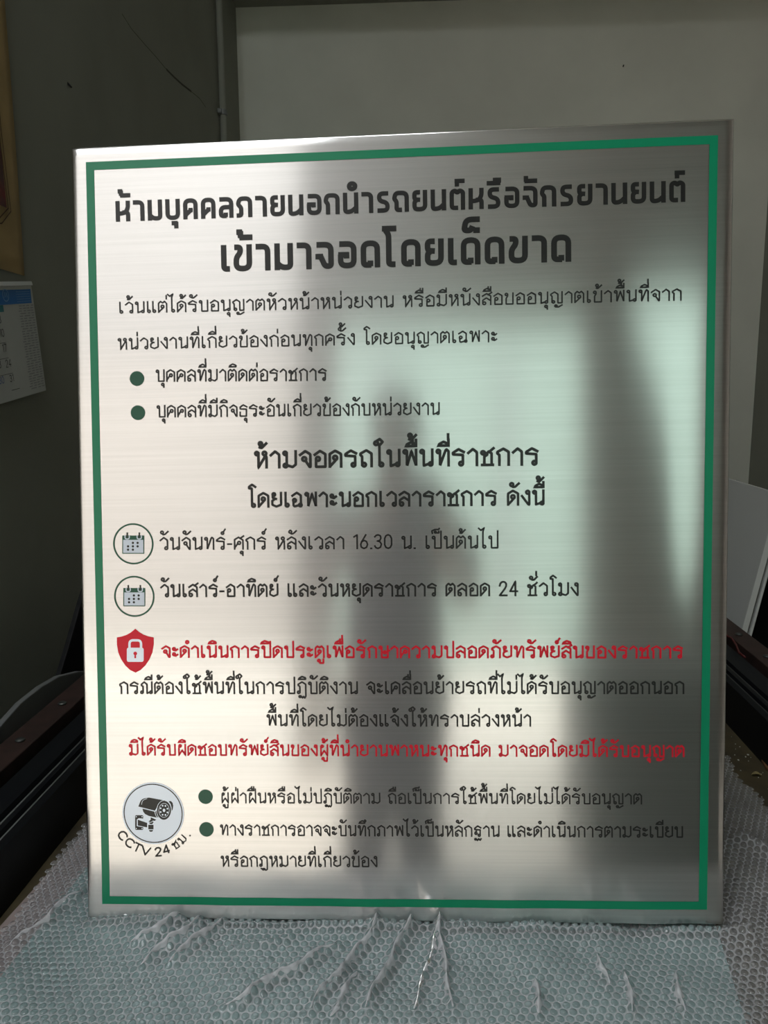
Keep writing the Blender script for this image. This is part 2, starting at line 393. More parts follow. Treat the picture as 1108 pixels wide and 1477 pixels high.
LOOPM = {   # marks, x measured from the right stem of the consonant
'ิ': [[(-.60,1.24),(-.56,1.34),(-.30,1.48),(0,1.36),(0,1.24),(-.60,1.24)]],
'ี': [[(-.60,1.24),(-.56,1.34),(-.30,1.48),(0,1.34),(0,1.24),(-.60,1.24)], [(0,1.24),(0,1.60)]],
'ึ': [[(-.60,1.24),(-.56,1.34),(-.30,1.48),(-.04,1.36),(-.04,1.24),(-.60,1.24)], O(-.02,1.46,.08)],
'ื': [[(-.60,1.24),(-.56,1.34),(-.30,1.48),(0,1.36),(0,1.24),(-.60,1.24)], [(0,1.24),(0,1.62)], [(-.20,1.40),(-.20,1.62)]],
'ั': [O(-.44,1.44,.11), [(-.40,1.34),(-.36,1.26),(-.20,1.28),(.06,1.52)]],
'็': [O(-.30,1.34,.07), [(-.24,1.28),(0,1.28),(-.02,1.40)], [(-.54,1.24),(-.58,1.44),(-.34,1.56),(-.04,1.56),(.02,1.64)]],
'่': [[(-.02,1.24),(-.02,1.54)]],
'้': [O(-.36,1.50,.10), [(-.30,1.42),(-.42,1.26),(-.28,1.24),(0,1.52)]],
'์': [O(-.16,1.36,.10), [(-.10,1.44),(.06,1.68)]],
'ุ': [O(-.12,-.30,.10), [(-.02,-.28),(-.02,-.54)]],
'ู': [O(-.42,-.30,.09), [(-.33,-.28),(-.33,-.52),(-.04,-.52),(-.04,-.20)]],
}
BOLD = {
'ห': (.64, [[(.1,0),(.1,1)], [(.12,.38),(.42,.42),(.54,.64),(.54,1)], [(.30,.44),(.54,.44),(.54,0)]]),
'า': (.50, [[(0,.9),(.40,.9),(.40,0)]]),
'ม': (.64, [[(.1,1),(.1,0)], [(.10,.26),(.26,.10),(.54,.10),(.54,1)]]),
'บ': (.64, [[(.1,1),(.1,.1),(.54,.1),(.54,1)]]),
'ค': (.64, [[(.1,0),(.1,.9),(.54,.9),(.54,0)], [(.12,.22),(.36,.46)], [(.24,.44),(.42,.44)]]),
'ล': (.64, [[(.04,.9),(.54,.9),(.54,0)], [(.54,.52),(.1,.52),(.1,.1),(.34,.1)], [(.30,.05),(.30,.26)]]),
'ภ': (.68, [[(0,.1),(.20,.1),(.20,.48),(.06,.62),(.14,.9),(.58,.9),(.58,0)]]),
'ย': (.64, [[(.34,.9),(.1,.9),(.1,.56),(.34,.54)], [(.20,.54),(.1,.44),(.1,.1),(.54,.1),(.54,1)]]),
'น': (.66, [[(.1,1),(.1,.08),(.36,.10),(.56,.30)], [(.56,1),(.56,0)]]),
'อ': (.64, [[(.06,.9),(.54,.9),(.54,.1),(.1,.1),(.1,.52)], [(.02,.50),(.36,.50)], [(.30,.36),(.30,.6)]]),
'ก': (.64, [[(.14,0),(.14,.50),(.04,.62),(.10,.9),(.54,.9),(.54,0)]]),
'ร': (.58, [[(.50,.9),(.12,.9),(.12,.56),(.46,.46),(.46,.1),(.04,.1)]]),
'ถ': (.66, [[(.36,.1),(.14,.1),(.14,.50),(.04,.62),(.10,.9),(.56,.9),(.56,0)]]),
'ต': (.66, [[(.36,.1),(.1,.1),(.1,.84),(.24,.92),(.33,.80),(.42,.92),(.56,.84),(.56,0)]]),
'ด': (.66, [[(.36,.1),(.1,.1),(.1,.9),(.56,.9),(.56,0)], [(.33,.05),(.33,.26)]]),
'จ': (.62, [[(.04,.9),(.52,.9),(.52,.1),(.32,.1),(.18,.46)], [(0,.46),(.26,.46)]]),
'ข': (.64, [[(.04,.9),(.24,.9),(.24,.70),(.1,.50),(.1,.1),(.54,.1),(.54,1)]]),
'เ': (.30, [[(.1,1),(.1,.1),(.30,.1)]]),
'โ': (.44, [[(-.06,1.42),(.42,1.42)], [(.06,1.36),(.16,1.20),(.16,.1),(.38,.1)]]),
}
BOLDM = {
'้': [[(-.42,1.46),(-.22,1.46)], [(-.28,1.5),(-.28,1.24)], [(-.32,1.26),(.12,1.26)]],
'ุ': [[(-.28,-.16),(-.02,-.16)], [(-.08,-.1),(-.08,-.42)]],
'์': [[(-.24,1.10),(-.24,1.40)], [(-.34,1.36),(.08,1.36)]],
'ื': [[(-.48,1.20),(.08,1.20)], [(-.14,1.2),(-.14,1.45)], [(.02,1.2),(.02,1.45)]],
'ั': [[(-.38,1.48),(-.38,1.2)], [(-.44,1.24),(.08,1.24)]],
'็': [[(.08,1.66),(-.38,1.66),(-.44,1.26),(-.22,1.26),(-.16,1.42)], [(-.14,1.26),(.08,1.26)]],
}
UPV = 'ิีึืั็'; TONE = '่้์'; LOWV = 'ุู'

def fillet(p, r, n=5):
    """rounds the corners of a polyline"""
    out = [np.array(p[0], float)]
    for i in range(1, len(p) - 1):
        a, b, c = (np.array(q, float) for q in (p[i-1], p[i], p[i+1]))
        la, lc = np.linalg.norm(a - b), np.linalg.norm(c - b)
        k = min(r, la * .48, lc * .48)
        s, e = b + (a - b) / la * k, b + (c - b) / lc * k
        for j in range(n + 1):
            u = j / n; out.append((1-u)**2 * s + 2*u*(1-u) * b + u*u * e)
    out.append(np.array(p[-1], float))
    return out

def stroke_quads(pts, hw):
    """offsets a polyline to both sides with mitred joins -> list of quads (2-D)"""
    P = [np.array(p, float) for p in pts]
    Q = [P[0]]
    for p in P[1:]:
        if np.linalg.norm(p - Q[-1]) > 1e-7: Q.append(p)
    P = Q; n = len(P)
    if n < 2: return []
    closed = np.linalg.norm(P[0] - P[-1]) < 1e-6 and n > 3
    D = [(P[i+1] - P[i]) / np.linalg.norm(P[i+1] - P[i]) for i in range(n - 1)]
    L = []; R_ = []
    for i in range(n):
        if i == 0: d0 = D[-1] if closed else D[0]; d1 = D[0]
        elif i == n - 1: d0 = D[-1]; d1 = D[0] if closed else D[-1]
        else: d0, d1 = D[i-1], D[i]
        n0 = np.array([-d0[1], d0[0]]); n1 = np.array([-d1[1], d1[0]])
        m = n0 + n1; k = m @ m
        if k < 0.5: m = n1; s = 1.0
        else: s = min(2.0 / k * 1.0, 1.9)
        off = m * s * hw if k >= 0.5 else n1 * hw
        L.append(P[i] + off); R_.append(P[i] - off)
    return [(R_[i], R_[i+1], L[i+1], L[i]) for i in range(n - 1)]

def layout(text, bold=False):
    """-> strokes in glyph units and the total width"""
    G, M = (BOLD, BOLDM) if bold else (LOOP, LOOPM)
    gap = 0.12 if bold else 0.27
    x = 0.0; out = []; right = 0.0; last = ''; shift = 0.0; upper = False
    def put(strokes, dx, dy=0.0):
        for s in strokes:
            if isinstance(s, tuple): out.append([(s[1] + dx + s[3] * math.cos(a * math.pi / 8), s[2] + dy + s[3] * math.sin(a * math.pi / 8)) for a in range(17)])
            else:
                q = [(p[0] + dx, p[1] + dy) for p in s]
                out.append(fillet(q, 0.22, 6) if bold else fillet(q, 0.03, 2))
    for i, ch in enumerate(text):
        if ch == ' ': x += 0.60; continue
        if ch in M:
            dy = 0.0
            if ch in UPV: upper = True
            elif ch in TONE and upper: dy = 0.40
            put(M[ch], right + (shift if ch not in LOWV else 0), dy); continue
        if ch == 'ำ':
            if bold: put([('o', -.16, 1.30, .13)], right)
            else: put([('o', -.12, 1.36, .11)], right)
            ch = 'า'
        w, st = G[ch]
        put(st, x); right = x + w - (0.1 if bold else 0); x += w + gap
        shift = -0.16 if ch in 'ปฝ' else 0.0; upper = False
    return out, x - gap

# ------------------------------------------------------------------ the steel sign
A_ = np.array([0.799847141, 0.0, 0.0156381346]); B_ = np.array([-0.00447331, 0.1134696, 0.96544203])
AX = A_ / np.linalg.norm(A_)
NN = np.cross(A_, B_); NN /= np.linalg.norm(NN)
AY = -NN; AZ = np.cross(AX, AY)
SM = np.array([AX, AY, AZ]).T
SHEAR = float(B_ @ AX) / float(B_ @ AZ)
SW, SH = 0.80, float(B_ @ AZ)
SIGN = thing('steel_sign', 'large brushed stainless steel notice sign with green frame standing on bubble wrap', 'sign')
mm = Matrix.Identity(4)
for i in range(3):
    for j in range(3): mm[i][j] = SM[i][j]
SIGN.matrix_world = mm

def px2s(px, py):
    d = ray(px, py); k = -(NN @ CAM) / (NN @ d); X = CAM + k * d
    return np.array([X @ AX, X @ AZ])

def disp(x, z):
    """gentle bending of the thin sheet, metres towards the viewer"""
    u = x / SW; v = z / SH
    e = max(0.0, (u - 0.90) / 0.10)
    f = max(0.0, (0.07 - v) / 0.07)
    return (0.0006 * math.sin(5.2 * v + 1.0) * math.sin(math.pi * u)
            - 0.0016 * e * e * (0.3 + 0.7 * math.sin(math.pi * min(1, max(0, v))))
            + 0.0012 * f * f * (1 + 0.5 * math.sin(31 * u) + 0.4 * math.sin(57 * u + 1)))

NX, NZ = 96, 112
RB = 0.0025; DEP = 0.020
vs = []; fs = []
# columns: front grid plus rounded edge and folded-back returns left and right / top and bottom
def colpos(x, z): return (x + SHEAR * z, -disp(x, z), z)
for j in range(NZ + 1):
    for i in range(NX + 1):
        x = RB + (SW - 2 * RB) * i / NX; z = RB + (SH - 2 * RB) * j / NZ
        vs.append(colpos(x, z))
for j in range(NZ):
    for i in range(NX):
        q = j * (NX + 1) + i; fs.append((q, q + 1, q + NX + 2, q + NX + 1))
loopi = [i for i in range(NX + 1)] + [(j) * (NX + 1) + NX for j in range(1, NZ + 1)] + [NZ * (NX + 1) + i for i in range(NX - 1, -1, -1)] + [j * (NX + 1) for j in range(NZ - 1, 0, -1)]
def outward(k):
    x, y, z = vs[k]; x -= SHEAR * z
    ox = -1 if x < RB + 1e-6 else (1 if x > SW - RB - 1e-6 else 0)
    oz = -1 if z < RB + 1e-6 else (1 if z > SH - RB - 1e-6 else 0)
    return ox, oz
prev = loopi
for a, dep in ((30, 0), (60, 0), (90, 0), (90, DEP)):
    cur = []
    for k in loopi:
        ox, oz = outward(k); s = RB * math.sin(math.radians(a)); c = RB * (1 - math.cos(math.radians(a))) + dep
        x, y, z = vs[k]; vs.append((x + ox * s, y + c, z + oz * s)); cur.append(len(vs) - 1)
    n = len(cur)
    for i in range(n): fs.append((prev[i], cur[i], cur[(i+1) % n], prev[(i+1) % n]))
    prev = cur
me = bpy.data.meshes.new('steel_sheet'); me.from_pydata(vs, [], fs); me.update()
uvl = me.uv_layers.new(name='brush')
lv = np.zeros(len(me.loops), np.int32); me.loops.foreach_get('vertex_index', lv)
va = np.array(vs); uvl.data.foreach_set('uv', np.stack([va[lv, 0], va[lv, 2]], 1).astype(np.float32).ravel())
me.polygons.foreach_set('use_smooth', [True] * len(me.polygons))
bm = bmesh.new(); bm.from_mesh(me); bmesh.ops.recalc_face_normals(bm, faces=bm.faces); bm.to_mesh(me); bm.free()

M_steel = bpy.data.materials.new('brushed_steel'); M_steel.use_nodes = True
nt = M_steel.node_tree
p = nt.nodes['Principled BSDF']; out = nt.nodes['Material Output']
p.inputs['Metallic'].default_value = 1.0
tc = nt.nodes.new('ShaderNodeTexCoord')
mp = nt.nodes.new('ShaderNodeMapping'); mp.inputs['Scale'].default_value = (6, 6, 1400)
n1 = nt.nodes.new('ShaderNodeTexNoise'); n1.inputs['Scale'].default_value = 1.0; n1.inputs['Detail'].default_value = 3
nt.links.new(tc.outputs['Object'], mp.inputs['Vector']); nt.links.new(mp.outputs['Vector'], n1.inputs['Vector'])
mp2 = nt.nodes.new('ShaderNodeMapping'); mp2.inputs['Scale'].default_value = (2.2, 2, 260)
n2 = nt.nodes.new('ShaderNodeTexNoise'); n2.inputs['Scale'].default_value = 1.0; n2.inputs['Detail'].default_value = 2
nt.links.new(tc.outputs['Object'], mp2.inputs['Vector']); nt.links.new(mp2.outputs['Vector'], n2.inputs['Vector'])
ad = nt.nodes.new('ShaderNodeMath'); ad.operation = 'ADD'
nt.links.new(n1.outputs['Fac'], ad.inputs[0]); nt.links.new(n2.outputs['Fac'], ad.inputs[1])
cr = nt.nodes.new('ShaderNodeMapRange'); cr.inputs['From Min'].default_value = 0.6; cr.inputs['From Max'].default_value = 1.4
cr.inputs['To Min'].default_value = 0.90; cr.inputs['To Max'].default_value = 1.05
nt.links.new(ad.outputs[0], cr.inputs['Value'])
mx = nt.nodes.new('ShaderNodeMix'); mx.data_type = 'RGBA'; mx.blend_type = 'MULTIPLY'; mx.inputs['Factor'].default_value = 1
mx.inputs['A'].default_value = (0.74, 0.73, 0.715, 1)
nt.links.new(cr.outputs['Result'], mx.inputs['B'])
nt.links.new(mx.outputs['Result'], p.inputs['Base Color'])
tg = nt.nodes.new('ShaderNodeTangent'); tg.direction_type = 'UV_MAP'; tg.uv_map = 'brush'
nt.links.new(tg.outputs['Tangent'], p.inputs['Tangent'])
p.inputs['Roughness'].default_value = 0.14
p.inputs['Anisotropic'].default_value = 0.6
p.inputs['Anisotropic Rotation'].default_value = 0.25
# the brushing also scatters some of the light widely
p2 = nt.nodes.new('ShaderNodeBsdfPrincipled'); p2.inputs['Metallic'].default_value = 1.0
p2.inputs['Roughness'].default_value = 0.42; p2.inputs['Anisotropic'].default_value = 0.95; p2.inputs['Anisotropic Rotation'].default_value = 0.25
nt.links.new(mx.outputs['Result'], p2.inputs['Base Color']); nt.links.new(tg.outputs['Tangent'], p2.inputs['Tangent'])
ms = nt.nodes.new('ShaderNodeMixShader'); ms.inputs[0].default_value = 0.26
nt.links.new(p.outputs[0], ms.inputs[1]); nt.links.new(p2.outputs[0], ms.inputs[2]); nt.links.new(ms.outputs[0], out.inputs['Surface'])
me.materials.append(M_steel)
so = bpy.data.objects.new('steel_sheet', me); COL.objects.link(so); so.parent = SIGN
sd = so.modifiers.new('gauge', 'SOLIDIFY'); sd.thickness = 0.0012; sd.offset = -1

FILM = 0.00035
class Print:
    """flat vinyl shapes lying on the sheet, coordinates in the sheet's plane"""
    def __init__(s): s.m = MB()
    def poly(s, pts, lift=0.0):
        vs = [(q[0], -disp(q[0] - SHEAR * q[1], q[1]) - FILM - lift, q[1]) for q in pts]
        s.m.add(vs, [tuple(range(len(vs)))])
    def quads(s, qs, lift=0.0):
        for q in qs: s.poly(q, lift)
    def disc(s, c, r, lift=0.0, n=48, sy=1.0, rot=0.0):
        cr_, sr = math.cos(rot), math.sin(rot)
        s.poly([(c[0] + r * math.cos(a) * cr_ - r * sy * math.sin(a) * sr, c[1] + r * math.cos(a) * sr + r * sy * math.sin(a) * cr_) for a in [2 * math.pi * k / n for k in range(n)]], lift)
    def ring(s, c, r, w, lift=0.0, n=64, a0=0, a1=360):
        P_ = [(c[0] + r * math.cos(math.radians(a0 + (a1 - a0) * k / n)), c[1] + r * math.sin(math.radians(a0 + (a1 - a0) * k / n))) for k in range(n + 1)]
        s.quads(stroke_quads(P_, w / 2), lift)
    def done(s, name, m, label=None):
        o = s.m.build(name, m, SIGN, recalc=False)
        if label: o['label'] = label
        return o

def text_line(text, pl, pr, h, wt, m, label, bold=False):
    """pl, pr: left and right end of the base line (photo), h: letter height in photo pixels, wt: stroke weight"""
    st, width = layout(text, bold)
    a, c = px2s(*pl), px2s(*pr)
    mid = ((pl[0] + pr[0]) / 2, (pl[1] + pr[1]) / 2)
    H_ = np.linalg.norm(px2s(mid[0], mid[1] - h) - px2s(*mid))
    hw = H_ * wt / 2
    L = np.linalg.norm(c - a); ex = (c - a) / L; ey = np.array([-ex[1], ex[0]])
    if bold: s0, sx, y0, sy = 0.0, L / width, 0.0, H_
    else: s0, sx, y0, sy = hw, (L - 2 * hw) / width, hw, H_ - 2 * hw
    pr_ = Print()
    for k, sroke in enumerate(st):
        P_ = [a + ex * (s0 + q[0] * sx) + ey * (y0 + q[1] * sy) for q in sroke]
        if not bold and np.linalg.norm(P_[0] - P_[-1]) > 1e-6:   # square ends
            d0 = P_[0] - P_[1]; d1 = P_[-1] - P_[-2]
            P_[0] = P_[0] + d0 / (np.linalg.norm(d0) + 1e-9) * hw * .9; P_[-1] = P_[-1] + d1 / (np.linalg.norm(d1) + 1e-9) * hw * .9
        pr_.quads(stroke_quads(P_, hw), lift=0.000004 * (k % 7))
    return pr_.done('lettering', m, label)

# green frame
FC = [px2s(124, 234), px2s(1036, 195), px2s(1020, 1312), px2s(148, 1303)]
FW = 0.0100
cen = sum(FC) / 4
def inset(c, ws):
    return np.array([c[0] + (ws if c[0] < cen[0] else -ws), c[1] + (ws if c[1] < cen[1] else -ws)])
FI = [inset(c, FW) for c in FC]
fr = Print()
for i in range(4):
    j = (i + 1) % 4; N_ = 40
    for k in range(N_):
        t0, t1 = k / N_, (k + 1) / N_
        fr.poly([FC[i] + (FC[j] - FC[i]) * t0, FI[i] + (FI[j] - FI[i]) * t0, FI[i] + (FI[j] - FI[i]) * t1, FC[i] + (FC[j] - FC[i]) * t1])
fr.done('border_frame', M_green, 'green border band around the notice')

K, Rr = M_ink, M_red
text_line('ห้ามบุคคลภายนอกนำรถยนต์หรือจักรยานยนต์', (167, 320), (989, 291.3), 30.5, .212, K, 'bold black top heading', True)
text_line('เข้ามาจอดโดยเด็ดขาด', (319, 392), (824.5, 377.5), 39, .212, K, 'bold black second heading', True)
text_line('เว้นแต่ได้รับอนุญาตหัวหน้าหน่วยงาน หรือมีหนังสือขออนุญาตเข้าพื้นที่จาก', (171.3, 452.6), (983.5, 433.8), 17.8, .125, K, 'black text line under the headings')
text_line('หน่วยงานที่เกี่ยวข้องก่อนทุกครั้ง โดยอนุญาตเฉพาะ', (170, 504.8), (717.6, 493.6), 17.8, .125, K, 'second black text line')
text_line('บุคคลที่มาติดต่อราชการ', (224.6, 551), (471.4, 549.4), 18.6, .125, K, 'text beside the upper left green dot')
text_line('บุคคลที่มีกิจธุระอันเกี่ยวข้องกับหน่วยงาน', (226, 602.5), (634.6, 598.7), 18.6, .125, K, 'text beside the second green dot')
text_line('ห้ามจอดรถในพื้นที่ราชการ', (366.5, 676.3), (777.2, 671.8), 27, .15, K, 'larger black centred line')
text_line('โดยเฉพาะนอกเวลาราชการ ดังนี้', (358, 732.8), (785.8, 729.4), 23.5, .15, K, 'centred black line above the calendar symbols')
text_line('วันจันทร์-ศุกร์ หลังเวลา 16.30 น. เป็นต้นไป', (230.4, 793.6), (719.3, 791.4), 19.5, .125, K, 'text beside the upper calendar symbol')
text_line('วันเสาร์-อาทิตย์ และวันหยุดราชการ ตลอด 24 ชั่วโมง', (231.5, 861.7), (835, 859.8), 20, .135, K, 'text beside the lower calendar symbol')
text_line('จะดำเนินการปิดประตูเพื่อรักษาความปลอดภัยทรัพย์สินของราชการ', (233, 949), (985.2, 950), 18.9, .15, Rr, 'red line beside the shield')
text_line('กรณีต้องใช้พื้นที่ในการปฏิบัติงาน จะเคลื่อนย้ายรถที่ไม่ได้รับอนุญาตออกนอก', (172.3, 1001.2), (987.2, 1001.2), 19, .13, K, 'black line under the red line')
text_line('พื้นที่โดยไม่ต้องแจ้งให้ทราบล่วงหน้า', (384.7, 1047.6), (766.3, 1048.2), 18.3, .13, K, 'short centred black line')
text_line('มิได้รับผิดชอบทรัพย์สินของผู้ที่นำยานพาหนะทุกชนิด มาจอดโดยมิได้รับอนุญาต', (186.2, 1089.8), (987.5, 1092.2), 17.6, .14, Rr, 'lower red line')
text_line('ผู้ฝ่าฝืนหรือไม่ปฏิบัติตาม ถือเป็นการใช้พื้นที่โดยไม่ได้รับอนุญาต', (318.4, 1158.4), (926.3, 1160.2), 16.3, .125, K, 'text beside the first lower green dot')
text_line('ทางราชการอาจจะบันทึกภาพไว้เป็นหลักฐาน และดำเนินการตามระเบียบ', (317.7, 1205), (985.4, 1208.3), 16.8, .125, K, 'text beside the second lower green dot')
text_line('หรือกฎหมายที่เกี่ยวข้อง', (318.8, 1250), (544.8, 1250.4), 16.6, .125, K, 'last black text line')

def pxlen(px, py, n): return np.linalg.norm(px2s(px + n, py) - px2s(px, py))
for (x, y, lab) in ((197.6, 546, 'dark green dot beside the first listed line'), (199, 595.3, 'dark green dot beside the second listed line'),
                    (296.7, 1149, 'dark green dot right of the camera symbol'), (298, 1196, 'lowest dark green dot')):
    d = Print(); d.disc(px2s(x, y), pxlen(x, y, 10.4)); d.done('bullet_dot', M_dgreen, lab)

# calendar symbols
def cal_icon(cx, cy, lab):
    q = lambda x, y: px2s(cx + x, cy + y)
    u = pxlen(cx, cy, 1)
    o = Print(); c = q(0, 0)
    o.ring(c, 28 * u, 2.3 * u)
    def rect(pn, x0, y0, x1, y1, lift): pn.poly([q(x0, y1), q(x1, y1), q(x1, y0), q(x0, y0)], lift)
    rect(o, -15.8, -12, 15.8, 14.3, 0.00004)
    root = o.done('calendar_symbol', M_dgreen, lab)
    w = Print(); rect(w, -14.4, -5.8, 14.6, 13.0, 0.00008)
    for sx in (-8.7, 8.7):
        w.quads(stroke_quads(fillet([q(sx - 3.1, -12.5), q(sx - 3.1, -7.0), q(sx + 3.1, -7.0), q(sx + 3.1, -12.5)], 2.6 * u, 6), 0.75 * u), 0.00009)
    pg = w.done('page', M_lgrey); pg.parent = root
    k = Print()
    for (x, y) in ((-0.4, -1.4), (6.4, -1.4), (-7.4, 3.6), (-0.4, 3.6), (6.4, 3.6), (-7.4, 8.4), (-0.4, 8.4)):
        k.disc(q(x, y), 1.7 * u, 0.00014, 12)
    for sx in (-8.7, 8.7): rect(k, sx - 1.0, -16.5, sx + 1.0, -9.0, 0.00014)
    dd = k.done('date_dots', M_ink); dd.parent = root
cal_icon(192.3, 784.4, 'ringed calendar symbol, upper')
cal_icon(193.8, 860.2, 'ringed calendar symbol, lower')

# red shield with padlock
zx = lambda x, y: px2s(140 + x / 2.638, 740 + y / 2.638)
sh = Print()
half = [(146, 440), (160, 452), (178, 463), (198, 470), (216, 473), (216, 500), (211, 530), (200, 556), (184, 580), (166, 597), (147, 607)]
poly = [zx(*q) for q in half] + [zx(292 - x, y) for x, y in half[-2:0:-1]]
sh.poly(poly[::-1]); shield = sh.done('shield_symbol', M_red, 'red shield with pale padlock')
lk = Print(); u = pxlen(195, 940, 1 / 2.638)
lk.quads(stroke_quads(fillet([zx(124, 514), zx(124, 484), zx(168, 484), zx(168, 514)], 22 * u, 8), 4.5 * u), 0.00008)
body = fillet([zx(146, 512), zx(178, 512), zx(178, 566), zx(114, 566), zx(114, 512), zx(146, 512)], 8 * u, 4)
lk.poly(body[::-1][:-1], 0.00009); lo = lk.done('padlock', M_pale); lo.parent = shield
kh = Print(); kh.disc(zx(146, 534), 7 * u, 0.00015, 20); kh.poly([zx(142.5, 552), zx(149.5, 552), zx(149, 536), zx(143, 536)], 0.00016)
ko = kh.done('keyhole', M_red); ko.parent = shield

# surveillance camera symbol
zc = lambda x, y: px2s(150 + x / 7.387, 1110 + y / 7.387)
u = pxlen(221, 1173, 1 / 7.387)
cc = Print(); c0 = zc(525, 465); cc.disc(c0, 329 * u, 0, 72)
camo = cc.done('camera_symbol', M_pale, 'pale blue disc with black surveillance camera')
rg = Print(); rg.ring(c0, 309 * u, 11 * u, 0.00006, 96)
def zpoly(pn, pts, lift=0.00008): pn.poly([zc(*q) for q in pts][::-1], lift)
ho = fillet([np.array(q, float) for q in [(480, 296), (400, 310), (368, 392)]], 60, 6)
zpoly(rg, [tuple(q) for q in ho] + [(545, 436), (575, 385), (615, 350), (655, 328)])
zpoly(rg, [(690, 335), (715, 333), (733, 352), (740, 385), (733, 425), (722, 440), (722, 400), (712, 365)])
zpoly(rg, [(412, 414), (540, 446), (548, 480), (565, 510), (480, 492), (440, 472), (420, 446)])
rg.disc(zc(642, 432), 74 * u, 0.00009, 40, 1.36, -0.12)
zpoly(rg, [(548, 450), (566, 425), (572, 470), (590, 510), (570, 505), (555, 485)])
# wall bracket
zpoly(rg, [(334, 492), (342, 484), (412, 484), (420, 492), (420, 520), (372, 516), (352, 530), (352, 600), (420, 612), (420, 632), (412, 641), (342, 641), (334, 632)])
zpoly(rg, [(362, 532), (462, 566), (462, 614), (362, 594)])
zpoly(rg, [(500, 506), (560, 532), (540, 545), (520, 540), (530, 560), (515, 580), (490, 578), (482, 556), (474, 556), (500, 530)])
zpoly(rg, [(474, 586), (530, 586), (530, 634), (474, 634)])
zpoly(rg, [(480, 642), (526, 642), (520, 656), (503, 662), (486, 656)])
r0 = rg.done('camera_drawing', M_ink); r0.parent = camo
wl = Print()
def zring(r, w, lift):
    P_ = [c1 + np.array([r * math.cos(a) * math.cos(-.12) - r * 1.36 * math.sin(a) * math.sin(-.12), r * math.cos(a) * math.sin(-.12) + r * 1.36 * math.sin(a) * math.cos(-.12)]) for a in [2 * math.pi * k / 40 for k in range(41)]]
    wl.quads(stroke_quads(P_, w / 2), lift)
c1 = zc(642, 432)
zring(78 * u, 5 * u, 0.00013); zring(55 * u, 4 * u, 0.00013)
for k in range(8):
    a = 2 * math.pi * k / 8 + .35
    wl.disc(c1 + np.array([39 * u * math.cos(a), 52 * u * math.sin(a)]), 9 * u, 0.00013, 14)
wl.disc(c1, 14 * u, 0.00013, 20, 1.3)
for x, y in ((346, 500), (408, 500), (346, 626), (408, 626)): wl.disc(zc(x, y), 6 * u, 0.00013, 10)
wl.quads(stroke_quads(fillet([zc(402, 372), zc(412, 325), zc(462, 306)], 40 * u, 5), 2.2 * u), 0.00013)
wl.quads(stroke_quads([zc(372, 398), zc(548, 440)], 2.5 * u), 0.00014)
wl.quads(stroke_quads([zc(474, 556), zc(500, 560), zc(530, 545)], 2.5 * u), 0.00014)
w0 = wl.done('highlight_lines', M_pale); w0.parent = camo
# arched caption around the camera disc
arc = Print()
for ch, (x, y), hh, wd in (('C', (200, 702), 88, 84), ('C', (276, 780), 88, 84), ('T', (356, 832), 88, 80), ('V', (448, 864), 88, 92),
                       ('2', (580, 874), 88, 62), ('4', (664, 852), 88, 66), ('ช', (764, 800), 76, 62), ('ม', (834, 742), 76, 66), ('.', (918, 702), 76, 8)):
    w, st = LOOP[ch]; c = zc(x, y)
    r = c0 - c; ey = r / np.linalg.norm(r); ex = np.array([ey[1], -ey[0]])
    top = 1.14 if ch in 'CTV24' else 1.0
    strokes, _ = layout(ch)
    if ch == '.':
        arc.disc(c, 9 * u, 0, 14); continue
    for s_ in strokes:
        P_ = [c + ex * (q[0] / w - .5) * wd * u + ey * (q[1] / top - .5) * hh * u for q in s_]
        arc.quads(stroke_quads(P_, 8.2 * u if ch in 'CTV24' else 6.2 * u))
arc.done('lettering', M_ink, 'black lettering arched under the camera disc')

# ------------------------------------------------------------------ wall calendar
TRp, BRp = on_x(45, 411, LW + 0.02), on_x(66.5, 563, LW + 0.02)
cu = TRp - BRp; CH = np.linalg.norm(cu); cu /= CH
cl = np.array([0, -cu[2], cu[1]]); cl = cl if cl[1] < 0 else -cl      # towards the viewer's left
CALW = 0.40
CAL = thing('wall_calendar', 'white wall calendar with blue header strip hanging below the tan poster', 'calendar', tuple(BRp))
def cq(a, h, lift=0.0):        # a: distance left from the right edge, h: height over the lower edge
    v = cl * a + cu * h; return (v[0] + lift, v[1], v[2])
M_paper = mat('calendar_paper', srgb(196, 198, 196), 0.6, var=0.02)
M_blue = mat('blue_print', srgb(30, 112, 190), 0.5)
M_teal_p = mat('teal_print', srgb(40, 120, 130), 0.5)
M_num = mat('dark_print', srgb(40, 42, 46), 0.5)
M_nblue = mat('blue_number_print', srgb(40, 80, 160), 0.5)
M_fine = mat('grey_fine_print', srgb(150, 152, 156), 0.6)
b = MB(); b.add([cq(0, 0), cq(CALW, 0), cq(CALW, CH), cq(0, CH)], [(0, 1, 2, 3)])
b.add([cq(0, 0, -.006), cq(CALW, 0, -.006), cq(CALW, CH, -.006), cq(0, CH, -.006)], [(3, 2, 1, 0)]); b.f += [(0, 4, 5, 1), (1, 5, 6, 2), (2, 6, 7, 3), (3, 7, 4, 0)]; b.mi += [0] * 4
pgs = b.build('page', M_paper, CAL)
def wl_(px, py):                # photo point -> calendar plane coordinates
    v = on_x(px, py, LW + 0.02) - BRp; return float(v @ cl), float(v @ cu)
def cbox(pts, mi, name, lift=0.0006):
    b = MB(); b.add([cq(*wl_(*q), lift) for q in pts], [(0, 1, 2, 3)]); return b.build(name, mi, CAL)
hb = MB(); a0, h0 = wl_(45.5, 437); a1, h1 = wl_(43.5, 417)
hb.add([cq(a0, h0, .0006), cq(CALW, h0, .0006), cq(CALW, h1, .0006), cq(a1, h1, .0006)], [(0, 1, 2, 3)])
hd = hb.build('header_strip', M_blue, CAL)
